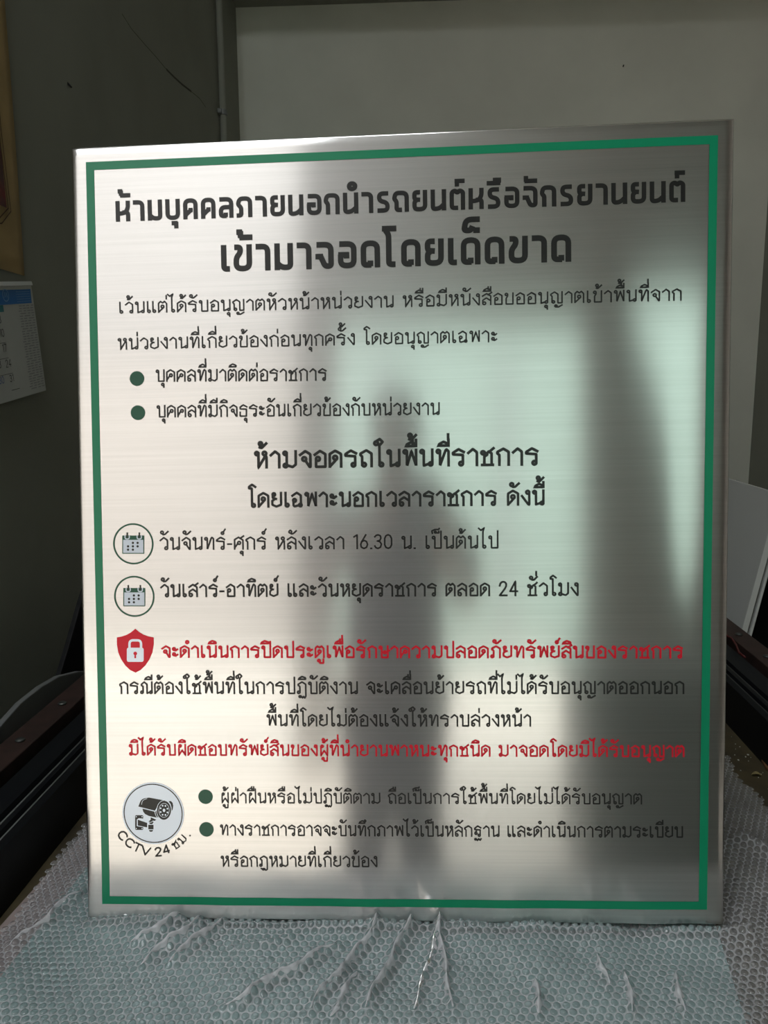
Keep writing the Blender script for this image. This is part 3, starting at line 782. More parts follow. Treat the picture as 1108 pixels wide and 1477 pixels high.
# round mark with a zigzag, and fine white lines
hk = MB(); ec = wl_(7.5, 426)
def cstroke(mb, pts, hw, lift):
    for qd in stroke_quads(pts, hw): mb.add([cq(q[0], q[1], lift) for q in qd], [(0, 1, 2, 3)])
rr = (h1 - h0) * .40
cstroke(hk, [(ec[0] + rr * math.cos(t_ * math.pi / 12), ec[1] + rr * math.sin(t_ * math.pi / 12)) for t_ in range(25)], 0.0011, .0012)
cstroke(hk, [(ec[0] + rr * x, ec[1] + rr * y) for x, y in ((.6, -.4), (.35, .55), (0.05, -.35), (-.25, .5), (-.55, -.4))], 0.0011, .0012)
M_hw = mat('pale_blue_print', srgb(120, 170, 215), 0.5)
hk.build('round_mark', M_hw, hd); hk = MB()
for k in range(5):
    h = h0 + (h1 - h0) * (0.16 + .17 * k)
    for j in range(9):
        x0 = a0 + 0.006 + j * 0.0078; hk.add([cq(x0, h - .0006, .0012), cq(x0 + .0055, h - .0006, .0012), cq(x0 + .0055, h + .0006, .0012), cq(x0, h + .0006, .0012)], [(0, 1, 2, 3)])
hk.build('header_text_lines', M_hw, hd)
tb = MB(); a2, h2 = wl_(4, 440); tb.add([cq(a2, h2, .0006), cq(CALW, h2, .0006), cq(CALW, h2 - .016, .0006), cq(a2, h2 - .016, .0006)], [(0, 1, 2, 3)])
tb.build('day_header_strip', M_teal_p, CAL)
def number(txt, px, py, hpx, mtl, wk=1.1):
    a, h = wl_(px, py); _, htop = wl_(px, py - hpx); hh = abs(htop - h) / 1.14
    mb = MB(); x = 0
    for ch in txt:
        w, st = LOOP[ch]
        for s_ in st:
            for qd in stroke_quads([(a - (x + q[0]) * hh * wk, h + q[1] * hh) for q in s_], hh * .06): mb.add([cq(q[0], q[1], .0012) for q in qd], [(0, 1, 2, 3)])
        x += w + .26
    return mb.build('date_number', mtl, CAL)
number('3', -1.5, 466, 11, M_num); number('10', 0, 486, 11, M_num); number('17', 4, 508, 11, M_num)
number('24', 8.5, 530, 11, M_num); number('31', 14.5, 551, 10, M_num); number('30', -1.0, 554, 10, M_nblue); number('23', -6, 532, 11, M_num); number('16', -11, 510, 11, M_num)
gl = MB()
for (px, py) in ((8, 494), (12, 516), (18, 538)):
    a, h = wl_(px, py); gl.add([cq(a, h - .0005, .001), cq(CALW, h - .0005, .001), cq(CALW, h + .0005, .001), cq(a, h + .0005, .001)], [(0, 1, 2, 3)])
a, h = wl_(28, 560); gl.add([cq(a, h - .0006, .001), cq(a + .04, h - .0006, .001), cq(a + .04, h + .0006, .001), cq(a, h + .0006, .001)], [(0, 1, 2, 3)])
gl.build('rule_lines', M_num, CAL)
# fine print in the right-hand column
fp = MB(); atop, htop = wl_(46, 440); abot, hbot = wl_(62, 556)
for k in range(34):
    f = k / 33; h = htop + (hbot - htop) * f
    for cix in range(4):
        x0 = 0.006 + .020 * cix + .002 * ((k * 7 + cix) % 3); w_ = .013 + .003 * ((k + cix) % 2)
        fp.add([cq(x0, h - .0011, .001), cq(x0 + w_, h - .0011, .001), cq(x0 + w_, h + .0011, .001), cq(x0, h + .0011, .001)], [(0, 1, 2, 3)])
fp.build('fine_print', M_fine, CAL)
bb = MB(); bb.add([cq(-.001, CH - .002, -.002), cq(CALW, CH - .002, -.002), cq(CALW, CH + .008, -.004), cq(-.001, CH + .008, -.004)], [(0, 1, 2, 3)])
bo = bb.build('binding_strip', M_paper, CAL); so_ = bo.modifiers.new('thickness', 'SOLIDIFY'); so_.thickness = 0.012; so_.offset = 0

# ------------------------------------------------------------------ machine bed with black rails
XL, XR = -0.137, 1.066
YF, YB = -0.205, 2.10
BED = thing('machine_bed', 'long worn board bed between black rails, carrying the bubble wrap and steel sheet', 'table', (0.46, 0.5, FZ))
def bed(o): o.location = (o.location.x - 0.46, o.location.y - 0.5, o.location.z - FZ); return o
BT = -0.030           # top of the board; padding and wrap lie above it
b = MB(); b.box(XL - 0.16, XR + 0.16, YF, YB, BT - 0.03, BT); bed(b.build('board', M_bed, BED))
for sgn, X0 in ((-1, XL), (1, XR)):
    f = lambda v: X0 + sgn * v
    def prof(mb, pts): mb.prism([(f(a), z) for a, z in pts], lambda q, h: (q[0], h, q[1]), YF, YB)
    b = MB(); prof(b, [(0, BT), (0.006, 0.052), (0.014, 0.058), (0.016, 0.052), (0.021, 0.052), (0.023, 0.062), (0.031, 0.062), (0.033, 0.055), (0.040, 0.055), (0.042, 0.066), (0.080, 0.068), (0.080, BT)])
    rail = bed(b.build('rail', M_blackg, BED))
    for a_, z_ in ((0.018, 0.0545), (0.0365, 0.0575)):
        b = MB(); b.tube([(f(a_), YF + .002, z_), (f(a_), YB - .002, z_)], 0.0022, 8); q = b.build('guide_rod', M_steelrod, rail, smooth=True)
    b = MB(); b.box(min(f(.098), f(.150)), max(f(.098), f(.150)), YF, YB, BT, 0.078); strip = bed(b.build('wooden_side_strip', M_brown, BED, bevel=.002))
    for k in range(14):
        y = YF + .07 + k * .155
        b = MB(); b.lathe([(0.0, .0), (.0075, .0), (.0085, .0025), (.006, .0045), (0, .005)], (f(.122), y, .078), 'z', 14); b.build('screw', M_steelrod, strip, smooth=True)
    b = MB()
    b.box(min(f(.05), f(.11)), max(f(.05), f(.11)), YF, YB, FZ + .5, BT - .032); bed(b.build('side_beam', M_black, BED))
    for y in (YF + .05, YB - .15):
        b = MB(); b.box(min(f(.05), f(.13)), max(f(.05), f(.13)), y, y + .08, FZ, FZ + .5); bed(b.build('leg', M_black, BED))

# ------------------------------------------------------------------ teal sheet and bubble wrap
M_tealsheet = mat('teal_sheet', srgb(136, 174, 170), 0.35, var=0.05, scale=5)
tl0, tl1 = on_z(0, 1410, -0.010), on_z(122, 1255, -0.010)
dr = (tl1 - tl0) / (tl1[1] - tl0[1])
TX = lambda y: tl0[0] + dr[0] * (y - tl0[1])
b = MB()
b.prism([(TX(-.165), -.165), (.775, -.150), (.805, .04), (.80, .12), (TX(.12), .12)], lambda q, h: (q[0], q[1], h), -0.016, -0.010)
o = b.build('teal_sheet', M_tealsheet)
tag(o, 'flat teal green sheet under the bubble wrap in front of the steel sign', 'sheet')
M_pad = mat('grey_pink_card', srgb(156, 142, 138), 0.8, var=0.12, scale=18)
b = MB(); b.prism([(-.135, -.195), (.70, -.195), (.70, .25), (-.10, .25)], lambda q, h: (q[0], q[1], h), -0.0295, -0.0185)
o = b.build('card_sheet', M_pad)
b2 = MB(); b2.prism([(-.13, -.195), (.60, -.195), (.60, -.172), (-.10, -.158)], lambda q, h: (q[0], q[1], h), -0.0184, -0.0150)
tag(b2.build('foam_sheet', M_foam), 'white foam sheet showing through the bubble wrap at the front left corner', 'sheet'); tag(o, 'dull pinkish card sheet under the bubble wrap at the left edge of the bed', 'sheet')

FOLDS = []
FK = .95
def fold(p, q, w, h):
    a, c = on_z(*p, 0.0)[:2], on_z(*q, 0.0)[:2]; FOLDS.append((a, c, w, h))
fold((600, 1325), (515, 1480), .005, .010); fold((640, 1325), (590, 1480), .004, .006)
fold((560, 1322), (430, 1480), .006, .010); fold((500, 1360), (300, 1470), .007, .009)
fold((300, 1330), (190, 1400), .006, .010); fold((330, 1330), (230, 1400), .005, .008)
fold((270, 1330), (180, 1365), .005, .008); fold((630, 1325), (655, 1480), .004, .008)
fold((860, 1385), (880, 1440), .004, .005); fold((900, 1410), (915, 1480), .004, .006); fold((970, 1410), (990, 1480), .004, .006)
fold((520, 1400), (470, 1480), .006, .006); fold((770, 1420), (780, 1480), .005, .007); fold((0, 1372), (128, 1275), .012, .007)
fold((330, 1375), (440, 1352), .006, .005); fold((1062, 1215), (1108, 1245), .018, .012)
def wrap_h(x, y):
    """height of the wrap's upper film (arrays)"""
    h = 0.0035 * np.sin(17 * x + 3 * np.sin(9 * y)) * np.sin(13 * y + 2) + 0.0015 * np.sin(61 * x + 20 * y) * np.sin(43 * y - 15 * x)
    for a, c, w, hh in FOLDS:
        d = c - a; L = np.linalg.norm(d); d = d / L
        t = (x - a[0]) * d[0] + (y - a[1]) * d[1]; s = (x - a[0]) * -d[1] + (y - a[1]) * d[0]
        wob = 0.35 * w * np.sin(t * 90 + a[0] * 50)
        env = (1 + .13 * np.sin(150 * t + 40 * a[0])) * np.clip(t / (.12 * L), 0, 1) * np.clip((L - t) / (.25 * L), 0, 1)
        h = h + FK * hh * np.exp(-np.abs((s + wob) / w) ** 1.3) * env
    # climbs a little against the lower edge of the sign, and dips under it behind
    edge = np.exp(-np.clip(-y - .010, 0, 1) / .02)
    h = h + (y < -.004) * edge * (x > -.004) * (x < .83) * (.0080 + .0030 * np.sin(22 * x + 1) + .0016 * np.sin(70 * x) - .006 * np.exp(-((x - .0) / .05) ** 2))
    return h
yB0 = lambda x: -.175
def wrap_base(x, y):
    """level the wrap lies on"""
    z = -0.0098 + 0.013 * np.clip(x, 0, .9) / .8
    left = np.clip((tl0[0] + dr[0] * (y - tl0[1]) - x) / .03, 0, 1)
    z = z - .006 * left
    return z
def under_sign(x, y):
    m = (x > -.03) & (x < .83)
    return np.clip((y + .004) / .004, 0, 1) * m
def wrap_z(x, y):
    return wrap_base(x, y) + 0.006 + np.where(under_sign(x, y) > 0, np.minimum(wrap_h(x, y), -.002), wrap_h(x, y))

M_film = bpy.data.materials.new('bubble_film'); M_film.use_nodes = True
def film_nodes(m, milk, tint, gloss_r):
    nt = m.node_tree; nt.nodes.remove(nt.nodes['Principled BSDF']); out = nt.nodes['Material Output']
    tr = nt.nodes.new('ShaderNodeBsdfTransparent'); tr.inputs[0].default_value = tint
    df = nt.nodes.new('ShaderNodeBsdfDiffuse'); df.inputs[0].default_value = (.90, .90, .93, 1)
    tl = nt.nodes.new('ShaderNodeBsdfTranslucent'); tl.inputs[0].default_value = (.80, .80, .84, 1)
    dm = nt.nodes.new('ShaderNodeMixShader'); dm.inputs[0].default_value = .35
    nt.links.new(df.outputs[0], dm.inputs[1]); nt.links.new(tl.outputs[0], dm.inputs[2])
    m1 = nt.nodes.new('ShaderNodeMixShader'); m1.inputs[0].default_value = milk
    nt.links.new(tr.outputs[0], m1.inputs[1]); nt.links.new(dm.outputs[0], m1.inputs[2])
    gl = nt.nodes.new('ShaderNodeBsdfGlossy'); gl.inputs['Roughness'].default_value = gloss_r; gl.inputs[0].default_value = (1, 1, 1, 1)
    fn = nt.nodes.new('ShaderNodeFresnel'); fn.inputs['IOR'].default_value = 1.5
    # the Fresnel node sees the back side as the inside of the plastic: keep the front value on both sides
    ge = nt.nodes.new('ShaderNodeNewGeometry'); lw = nt.nodes.new('ShaderNodeLayerWeight'); lw.inputs['Blend'].default_value = .3
    m2 = nt.nodes.new('ShaderNodeMixShader'); nt.links.new(lw.outputs['Fresnel'], m2.inputs[0])
    nt.nodes.remove(fn); nt.nodes.remove(ge)
    nt.links.new(m1.outputs[0], m2.inputs[1]); nt.links.new(gl.outputs[0], m2.inputs[2]); nt.links.new(m2.outputs[0], out.inputs['Surface'])
film_nodes(M_film, .52, (.93, .94, .95, 1), .13)
M_dome = bpy.data.materials.new('bubble_dome'); M_dome.use_nodes = True
film_nodes(M_dome, .19, (.95, .96, .97, 1), .08)
M_rim = bpy.data.materials.new('bubble_rim'); M_rim.use_nodes = True
film_nodes(M_rim, .26, (.93, .94, .95, 1), .12)

def make_wrap(name, inside, x0, x1, y0, y1, ang, label, zfun, pitch=0.0104):
    # triangular lattice of bubbles; every cell is a hexagon of film with a dome in its middle
    ca, sa = math.cos(ang), math.sin(ang); R0 = max(x1 - x0, y1 - y0)
    n = int(1.5 * R0 / pitch)
    u, v = np.meshgrid(np.arange(-n, n + 1), np.arange(-n, n + 1))
    lx = (u + .5 * (v % 2)) * pitch; ly = v * pitch * .866
    bx, by = ((x0 + x1) / 2 + lx * ca - ly * sa).ravel(), ((y0 + y1) / 2 + lx * sa + ly * ca).ravel()
    ok = (bx > x0) & (bx < x1) & (by > y0) & (by < y1); bx, by = bx[ok], by[ok]
    ok = inside(bx, by); bx, by = bx[ok], by[ok]
    N = len(bx); S = 12; RBB = pitch * .40
    a = np.arange(S) * 2 * math.pi / S + math.pi / 6
    hexr = np.where(np.arange(S) % 2 == 0, pitch / math.sqrt(3), pitch / 2)
    jit = .75 + .35 * rng.random(N); tx, ty = rng.normal(0, .12, N), rng.normal(0, .12, N)
    rings = [(None, 0.0), (1.0, 0.0), (.95, .0012), (.80, .0020), (.42, .0024)]
    per = S * len(rings) + 1
    BV = np.zeros((N, per, 3))
    for k_, (rr_, hh_) in enumerate(rings):
        rad = hexr if rr_ is None else np.full(S, RBB * rr_)
        ox, oy = rad * np.cos(a), rad * np.sin(a)
        xx = bx[:, None] + (ox * ca - oy * sa)[None]; yy = by[:, None] + (ox * sa + oy * ca)[None]
        zz = zfun(xx, yy) + hh_ * jit[:, None]
        if hh_ > .0015: zz = zz + tx[:, None] * (xx - bx[:, None]) + ty[:, None] * (yy - by[:, None])
        BV[:, k_ * S:(k_ + 1) * S] = np.stack([xx, yy, zz], -1)
    BV[:, -1] = np.stack([bx, by, zfun(bx, by) + .0024 * jit], -1)
    k = np.arange(S); k2 = (k + 1) % S
    tq = np.concatenate([np.stack([r_ * S + k, r_ * S + k2, (r_ + 1) * S + k2, (r_ + 1) * S + k], 1) for r_ in range(len(rings) - 1)])
    tmi = np.concatenate([np.zeros(S), np.full(S, 2), np.full(S, 2), np.ones(S)])
    top = np.stack([(len(rings) - 1) * S + k, (len(rings) - 1) * S + k2, np.full(S, per - 1)], 1)
    off = np.arange(N) * per
    BQ = (tq[None] + off[:, None, None]).reshape(-1, 4); BTf = (top[None] + off[:, None, None]).reshape(-1, 3)
    V = BV.reshape(-1, 3); nq = len(BQ); nt_ = len(BTf)
    me = bpy.data.meshes.new(name)
    me.vertices.add(len(V)); me.vertices.foreach_set('co', V.astype(np.float32).ravel())
    loops = np.concatenate([BQ.ravel(), BTf.ravel()]).astype(np.int32)
    me.loops.add(len(loops)); me.loops.foreach_set('vertex_index', loops)
    st = np.concatenate([np.arange(nq) * 4, nq * 4 + np.arange(nt_) * 3]).astype(np.int32)
    me.polygons.add(nq + nt_); me.polygons.foreach_set('loop_start', st)
    mi = np.concatenate([np.tile(tmi, N), np.ones(nt_)]).astype(np.int32)
    for m_ in (M_film, M_dome, M_rim): me.materials.append(m_)
    me.update(calc_edges=True)
    me.polygons.foreach_set('material_index', mi); me.polygons.foreach_set('use_smooth', np.ones(len(mi), bool))
    bm = bmesh.new(); bm.from_mesh(me); bmesh.ops.remove_doubles(bm, verts=bm.verts, dist=1e-5); bm.to_mesh(me); bm.free()
    o = bpy.data.objects.new(name, me); COL.objects.link(o); tag(o, label, 'bubble wrap'); return o

M_crease_glint = bpy.data.materials.new('creased_film_glint'); M_crease_glint.use_nodes = True  # folded film made whiter; the folds' bright glints are put into its colour
film_nodes(M_crease_glint, .74, (.95, .95, .96, 1), .10)
def make_crease_glints(parent):
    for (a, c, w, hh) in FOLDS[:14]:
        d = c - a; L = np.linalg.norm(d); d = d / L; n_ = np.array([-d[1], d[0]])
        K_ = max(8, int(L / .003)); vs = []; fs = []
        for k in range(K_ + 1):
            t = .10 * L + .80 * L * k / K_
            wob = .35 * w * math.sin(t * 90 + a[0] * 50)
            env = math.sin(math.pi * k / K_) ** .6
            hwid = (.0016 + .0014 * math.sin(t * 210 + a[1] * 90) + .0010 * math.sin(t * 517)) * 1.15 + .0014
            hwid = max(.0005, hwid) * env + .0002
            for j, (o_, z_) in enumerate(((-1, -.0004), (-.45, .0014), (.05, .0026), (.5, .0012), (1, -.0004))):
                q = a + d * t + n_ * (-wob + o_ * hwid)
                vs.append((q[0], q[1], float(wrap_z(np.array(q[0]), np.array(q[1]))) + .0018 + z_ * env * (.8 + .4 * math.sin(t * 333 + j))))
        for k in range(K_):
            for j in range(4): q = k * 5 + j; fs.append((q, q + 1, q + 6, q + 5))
        b = MB(); b.add(vs, fs); b.build('crease_glint', M_crease_glint, parent, smooth=True)
wl0, wl1 = on_z(0, 1345, -.01), on_z(118, 1192, -.01)
ra, rb = on_z(1052, 1108, -.01), on_z(1108, 1180, -.01)
def in_main(x, y):
    lx = wl0[0] + (wl1[0] - wl0[0]) * (y - wl0[1]) / (wl1[1] - wl0[1]) + .003 * np.sin(30 * y)
    rx = .972 + .004 * np.sin(45 * y)
    return (x > lx) & (x < rx) & (y < np.where(x > .5, .445, .34)) & (y > -.195) & ~((x > .05) & (x < .80) & (y > .10))
WRAP = make_wrap('bubble_wrap', in_main, -.14, 1.05, -.20, .50, math.radians(2.5), 'crumpled clear bubble wrap spread over the bed under the steel sign', wrap_z)
make_crease_glints(WRAP)

# ------------------------------------------------------------------ things left of the machine
def panel_x(name, px_pts, x, thick, m, label, cat, to_floor=True):
    P_ = [on_x(a, c, x) for a, c in px_pts]; yz = [(q[1], q[2]) for q in P_]
    if to_floor: yz = yz + [(yz[-1][0], FZ), (yz[0][0], FZ)]
    b = MB(); b.prism(yz, lambda q, h: (h, q[0], q[1]), x - thick, x)
    o = b.build(name, m, bevel=.002); tag(o, label, cat); return o
panel_x('plastic_board', [(-70, 1200), (-30, 1105), (0, 1048), (30, 1014), (60, 990), (86, 975), (115, 968), (150, 968), (190, 982), (230, 1012)], -.345, .012, M_white,
        'pale round-topped plastic board standing behind the left rail', 'board')
panel_x('black_board', [(79, 1000), (100, 930), (118, 866), (128, 836), (190, 836), (190, 1000)], -.42, .012, M_black,
        'black board standing upright behind the pale round-topped board', 'board')
M_dred = mat('dark_red_plastic', srgb(96, 30, 28), 0.5)
o = panel_x('plastic_offcut', [(34.5, 1135), (30.5, 1094), (73, 1072), (75, 1061), (89.4, 1058), (89.4, 1090)], -.312, .006, M_dred,
        'dark red plastic offcut wedged behind the left rail', 'offcut', True)

# ------------------------------------------------------------------ things right of the machine
def leaning(name, p_far_top, p_near_top, dx, thick, m, label, cat, mark=None):
    a, c = np.array(p_far_top), np.array(p_near_top)
    fa, fc = a + [-dx, 0, 0], c + [-dx, 0, 0]; fa[2] = fc[2] = FZ
    nrm = np.cross(c - a, fa - a); nrm /= np.linalg.norm(nrm)
    if nrm[0] < 0: nrm = -nrm
    b = MB(); q = [a, c, fc, fa]; w = [v + nrm * thick for v in q]
    b.add(q + w, [(0, 1, 2, 3), (7, 6, 5, 4), (0, 4, 5, 1), (1, 5, 6, 2), (2, 6, 7, 3), (3, 7, 4, 0)])
    o = b.build(name, m, bevel=.001); tag(o, label, cat); return o
leaning('foam_board', on_x(1062, 692, 1.95), on_x(1170, 748, 1.95), .36, .012, M_foam_shade, 'wide pale foam board, darkened for shade, leaning against the right wall', 'board')
for (p0_, p1_, th, lab) in (((1064, 932), (1124, 712), .017, 'white foam board seen edge-on right of the steel sign, the thicker of two'),
                            ((1077, 932), (1136, 716), .007, 'thin white foam board seen edge-on, right behind the thicker one')):
    q0, q1 = on_y(*p0_, 1.32), on_y(*p1_, 1.32); d_ = (q0 - q1) / (q0[2] - q1[2])
    top = q1; dx = -(d_ * (FZ - top[2]))[0]
    leaning('foam_board', top + [0, .75, 0], top, dx, th, M_foam, lab, 'board')
q0 = on_y(1108, 770, 1.36)
b = MB(); b.box(q0[0] + .03, RW - .03, 1.36, 2.05, FZ, q0[2]); o = b.build('black_cabinet', M_black, bevel=.004)
tag(o, 'black metal cabinet by the right wall behind the edge-on foam boards', 'cabinet')

# small scraps lying on the right of the bed
M_scrap = mat('white_scraps', srgb(214, 212, 200), 0.6)
b = MB()
for k in range(70):
    px_, py_ = random.uniform(1050, 1112), random.uniform(1040, 1185)
    c = on_z(px_, py_, BT)
    if c[0] > XR - .012: continue
    r = random.choice([.0008, .001, .0012, .0022]); a = random.random() * 6.28; e = random.uniform(.35, 1)
    P_ = [(c[0] + r * math.cos(a + t_) * (1 if j % 2 else e), c[1] + r * math.sin(a + t_), 0) for j, t_ in enumerate((0, 1.5, 3.1, 4.6))]
    b.prism(P_, lambda q, h: (q[0], q[1], h), BT + .0001, BT + .0012)
o = b.build('scraps', M_scrap); tag(o, 'white plastic scraps scattered on the bare board right of the bubble wrap', 'scraps', kind='stuff')
M_off = mat('brown_offcut', srgb(112, 78, 50), 0.6, var=.2, scale=40)
c = [on_z(x, y, BT) for x, y in ((1086, 1076), (1110, 1080), (1130, 1135), (1104, 1110))]
b = MB(); b.prism([(q[0], q[1]) for q in c], lambda q, h: (q[0], q[1], h), BT + .0005, BT + .006)
o = b.build('wood_offcut', M_off, bevel=.001); tag(o, 'brown wooden offcut lying against the right rail', 'offcut')
M_leaf = mat('dry_leaf', srgb(176, 160, 110), 0.6, var=.15, scale=60)
c0_, c1_ = on_z(1084, 1119, BT), on_z(1099, 1121, BT); d_ = c1_ - c0_; n_ = np.array([-d_[1], d_[0], 0])
b = MB(); L_ = []
for k in range(13):
    t_ = k / 12; w = .30 * math.sin(math.pi * t_ ** .8) + .01
    mid = c0_ + d_ * t_ + [0, 0, .001 + .004 * math.sin(math.pi * t_)]
    L_ += [mid - n_ * w + [0, 0, .003], mid, mid + n_ * w + [0, 0, .002]]
b.add(L_, [f_ for k in range(12) for f_ in ((3*k, 3*k+1, 3*k+4, 3*k+3), (3*k+1, 3*k+2, 3*k+5, 3*k+4))])
o = b.build('dry_leaf', M_leaf, smooth=True); tag(o, 'small yellowish dry leaf on the board near the right rail', 'leaf')
so_ = o.modifiers.new('thickness', 'SOLIDIFY'); so_.thickness = .0006
M_wire = mat('red_wire', srgb(84, 20, 20), 0.5)
zs = .078
W_ = [on_z(x, y, zs + .003) for x, y in ((1040, 905), (1050, 918), (1056, 921), (1062, 930), (1066, 941), (1075, 948))]
b = MB(); b.tube(W_, .0022, 8); o = b.build('red_wire', M_wire, smooth=True); tag(o, 'thin dark red wire lying on the right wooden strip', 'wire')

# ------------------------------------------------------------------ the person taking the picture (mirrored in the sheet)
PER = thing('person', 'person in dark clothes holding up a phone, mirrored as the dark figure in the steel', 'person', (0.42, -1.36, FZ))
M_skin = mat('skin', srgb(176, 128, 100), 0.55)
M_shirt = mat('dark_maroon_shirt', srgb(40, 24, 25), 0.9, var=.1, scale=30)
M_trou = mat('dark_navy_trousers', srgb(20, 22, 30), 0.9)
M_hair = mat('black_hair', (0.01, 0.009, 0.008, 1), 0.5)
M_phone = mat('black_phone', (0.015, 0.015, 0.017, 1), 0.3)
def skin_mesh(verts, edges, radii, root=0, sub=2):
    me = bpy.data.meshes.new('tmp'); me.from_pydata(verts, edges, []); me.update()
    o = bpy.data.objects.new('tmp', me); COL.objects.link(o)
    o.modifiers.new('skin', 'SKIN'); s_ = o.modifiers.new('sub', 'SUBSURF'); s_.levels = sub; s_.render_levels = sub
    sv = me.skin_vertices[0].data
    for i, r in enumerate(radii):
        sv[i].radius = r if isinstance(r, tuple) else (r, r); sv[i].use_root = (i == root)
    dg = bpy.context.evaluated_depsgraph_get(); dg.update()
    res = bpy.data.meshes.new_from_object(o.evaluated_get(dg))
    bpy.data.objects.remove(o); return res
PV = []; PE = []; PR = []
TALL = 1.02
def up(p): return (p[0], p[1], FZ + (p[2] - FZ) * TALL)
def pv(p, r, link=None):
    PV.append(up(p) if p[1] < CAM[1] - .06 else tuple(p)); PR.append(r)
    if link is not None: PE.append((link, len(PV) - 1))
    return len(PV) - 1
X0_, Y0_ = .335, -1.36
pel = pv((X0_, Y0_, .16), (.150, .105))
sp = pv((X0_, Y0_ + .01, .36), (.125, .095), pel)
ch = pv((X0_, Y0_ + .01, .52), (.145, .105), sp)
sh_ = pv((X0_, Y0_ + .02, .60), (.085, .07), ch)
nk = pv((X0_, Y0_ + .05, .69), .052, sh_)
hd_ = pv((X0_ + .005, Y0_ + .075, .77), .055, nk)
for s in (-1, 1):
    hip = pv((X0_ + s * .075, Y0_, .06), .090, pel)
    kn = pv((X0_ + s * .072, Y0_ + .03, -.29), .058, hip)
    cf = pv((X0_ + s * .108, Y0_ + .005, -.42), .052, kn)
    an = pv((X0_ + s * .11, Y0_ - .01, -.67), .038, cf)
    hl = pv((X0_ + s * .11, Y0_ + .02, -.715), .035, an)
    pv((X0_ + s * .125, Y0_ + .17, -.722), .026, hl)
    so0 = pv((X0_ + s * .165, Y0_ + .02, .555), .056, sh_)
    ua = pv((X0_ + s * .205, Y0_ + .08, .43), .046, so0)
    el = pv((X0_ + s * .215, Y0_ + .16, .345), .040, ua)
    fa_ = pv((X0_ + s * .15, Y0_ + .29, .46), .036, el)
    wr = pv((CAM[0] - .017 + s * .075, CAM[1] - .045, .575), .024, fa_)
    pm = pv((CAM[0] - .017 + s * .062, CAM[1] - .028, .615), (.022, .016), wr)
    for k in range(4):
        z = .605 + .017 * k; ln = (.85, 1, .95, .8)[3 - k]
        f1 = pv((CAM[0] - .017 + s * .056, CAM[1] - .010 + .002, z), .0085, pm)
        f2 = pv((CAM[0] - .017 + s * (.047), CAM[1] + .004, z + .003), .0075, f1)
        pv((CAM[0] - .017 + s * (.047 - .014 * ln), CAM[1] + .006, z + .004), .0065, f2)
    t1 = pv((CAM[0] - .017 + s * .045, CAM[1] - .040, .628), .010, pm)
    pv((CAM[0] - .017 + s * .022, CAM[1] - .036, .640), .008, t1)
bodym = skin_mesh(PV, PE, PR)
# head: skull with jaw, nose, brow, ears, joined to the same surface
bm = bmesh.new(); bm.from_mesh(bodym)
def ell(c, r, seg=24, rot=None):
    r_ = bmesh.ops.create_uvsphere(bm, u_segments=seg, v_segments=seg // 2, radius=1.0)
    for v in r_['verts']:
        co = Vector((v.co.x * r[0], v.co.y * r[1], v.co.z * r[2]))
        v.co = co + Vector(c)
    return r_['verts']
HC = (X0_ + .005, Y0_ + .085, .815 + .062)
for v in ell(HC, (.074, .094, .108), 32):
    d = v.co - Vector(HC)
    if d.z < -.02: k = 1 - .32 * min(1, (-.02 - d.z) / .09); v.co.x = HC[0] + d.x * k; v.co.y = HC[1] + (d.y * (.93 if d.y > 0 else .8))
ell((HC[0], HC[1] + .098, HC[2] - .018), (.013, .018, .022), 16)           # nose
ell((HC[0], HC[1] + .084, HC[2] - .058), (.024, .012, .008), 16)           # mouth
ell((HC[0], HC[1] + .078, HC[2] - .088), (.022, .016, .014), 16)           # chin
for s in (-1, 1):
    ell((HC[0] + s * .075, HC[1] - .004, HC[2] - .012), (.010, .018, .031), 16)
    ell((HC[0] + s * .030, HC[1] + .082, HC[2] + .020), (.022, .010, .006), 12)
bm.to_mesh(bodym); bm.free()
body = bpy.data.objects.new('body', bodym); COL.objects.link(body); bodym.materials.clear(); bodym.materials.append(M_skin)
body.parent = PER; body.matrix_parent_inverse = Matrix.Translation((-.42, 1.36, -FZ))
rm = body.modifiers.new('remesh', 'REMESH'); rm.mode = 'VOXEL'; rm.voxel_size = .0045; rm.use_smooth_shade = True
def part_skin(name, vs_, es_, rs_, m):
    me = skin_mesh([up(v_) for v_ in vs_], es_, rs_); me.materials.clear(); me.materials.append(m)
    me.polygons.foreach_set('use_smooth', [True] * len(me.polygons))
    o = bpy.data.objects.new(name, me); COL.objects.link(o); o.parent = PER; o.matrix_parent_inverse = Matrix.Translation((-.42, 1.36, -FZ)); return o
idx = {'pel': 0}
sv_ = [(X0_, Y0_, .08), (X0_, Y0_, .22), (X0_, Y0_ + .01, .38), (X0_, Y0_ + .01, .53), (X0_, Y0_ + .02, .63)]
sr_ = [(.172, .125), (.165, .120), (.150, .115), (.165, .122), (.10, .085)]
se_ = [(0, 1), (1, 2), (2, 3), (3, 4)]
for s in (-1, 1):
    i0 = len(sv_); sv_ += [(X0_ + s * .17, Y0_ + .02, .556), (X0_ + s * .207, Y0_ + .08, .435), (X0_ + s * .215, Y0_ + .12, .405)]
    sr_ += [.068, .062, .062]; se_ += [(4, i0), (i0, i0 + 1), (i0 + 1, i0 + 2)]
part_skin('shirt', sv_, se_, sr_, M_shirt)
tv_ = [(X0_, Y0_, .15)]; tr_ = [(.160, .115)]; te_ = []
for s in (-1, 1):
    i0 = len(tv_); tv_ += [(X0_ + s * .075, Y0_, .04), (X0_ + s * .072, Y0_ + .03, -.29), (X0_ + s * .11, Y0_ + .0, -.67)]
    tr_ += [.104, .078, .062]; te_ += [(0, i0), (i0, i0 + 1), (i0 + 1, i0 + 2)]
part_skin('trousers', tv_, te_, tr_, M_trou)
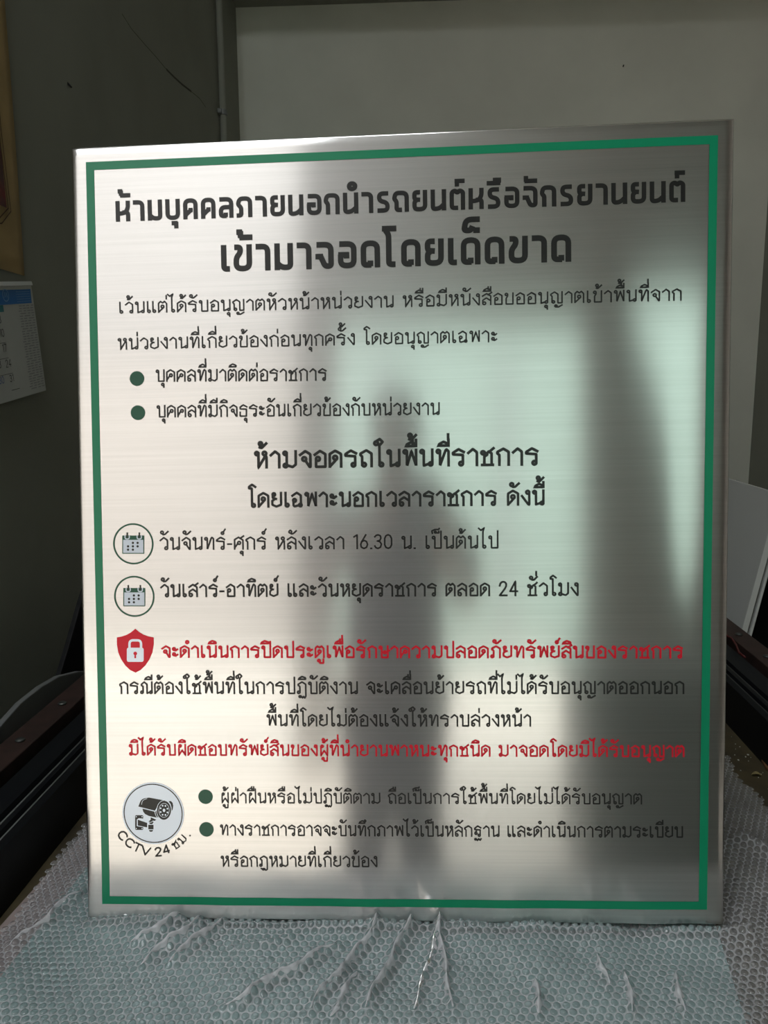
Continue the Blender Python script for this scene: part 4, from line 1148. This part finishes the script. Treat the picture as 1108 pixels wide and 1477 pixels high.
bmh = bmesh.new(); r_ = bmesh.ops.create_uvsphere(bmh, u_segments=40, v_segments=24, radius=1.0)
for v in r_['verts']:
    n_ = .004 * math.sin(24 * v.co.x) * math.cos(19 * v.co.y)
    v.co = Vector((v.co.x * (.081 + n_), v.co.y * (.101 + n_), v.co.z * .112)) + Vector((HC[0], HC[1] - .004, HC[2] + .006))
bmesh.ops.delete(bmh, geom=[f_ for f_ in bmh.faces if (f_.calc_center_median().y > HC[1] + .045 and f_.calc_center_median().z < HC[2] + .062) or f_.calc_center_median().z < HC[2] - .07], context='FACES')
hm = bpy.data.meshes.new('hair'); bmh.to_mesh(hm); bmh.free(); hm.materials.append(M_hair)
ho2 = bpy.data.objects.new('hair', hm); COL.objects.link(ho2); ho2.parent = PER; ho2.matrix_parent_inverse = Matrix.Translation((-.42, 1.36, -FZ))
s2 = ho2.modifiers.new('thickness', 'SOLIDIFY'); s2.thickness = .01
# phone held just behind the viewpoint
PHN = thing('phone', 'black phone held up in both hands of the mirrored person', 'phone')
PHN.matrix_world = m4.copy()
b = MB(); b.box(-.056, .020, -.138, .020, .0075, .0155); b.build('phone_body', M_phone, PHN, bevel=.003)
b = MB(); b.lathe([(.0055, .0074), (.0075, .0074), (.0075, .0050), (.0055, .0050)], (0, 0, 0), 'z', 24); b.build('lens_ring', M_steelrod, PHN)

# dark bench added out of view to darken the reflection in the sheet's lower right
WB = thing('added_bench', 'added dark grey bench that darkens the reflection in the lower right of the steel sheet', 'added_bench', (1.40, -2.15, FZ))
M_wb = mat('dark_grey_steel', srgb(58, 56, 54), 0.6, var=.1, scale=8)
b = MB(); b.box(-.42, .42, -.30, .30, .80, .84); b.build('worktop', M_wb, WB, bevel=.003)
b = MB(); b.box(-.38, .38, -.26, .26, .06, .799); b.build('carcass', M_wb, WB)
for k in range(3):
    b = MB(); b.box(-.36, .36, .2605, .275, .10 + .235 * k, .31 + .235 * k); dw = b.build('drawer', M_wb, WB, bevel=.002)
    b = MB(); b.tube([(-.08, .30, .22 + .235 * k), (.08, .30, .22 + .235 * k)], .006, 8); b.box(-.075, -.065, .275, .30, .215 + .235 * k, .225 + .235 * k); b.box(.065, .075, .275, .30, .215 + .235 * k, .225 + .235 * k)
    b.build('handle', M_steelrod, dw)
for sx in (-1, 1):
    for sy in (-1, 1):
        b = MB(); b.box(min(sx*.36, sx*.31), max(sx*.36, sx*.31), min(sy*.24, sy*.19), max(sy*.24, sy*.19), 0, .06); b.build('foot', M_black, WB)
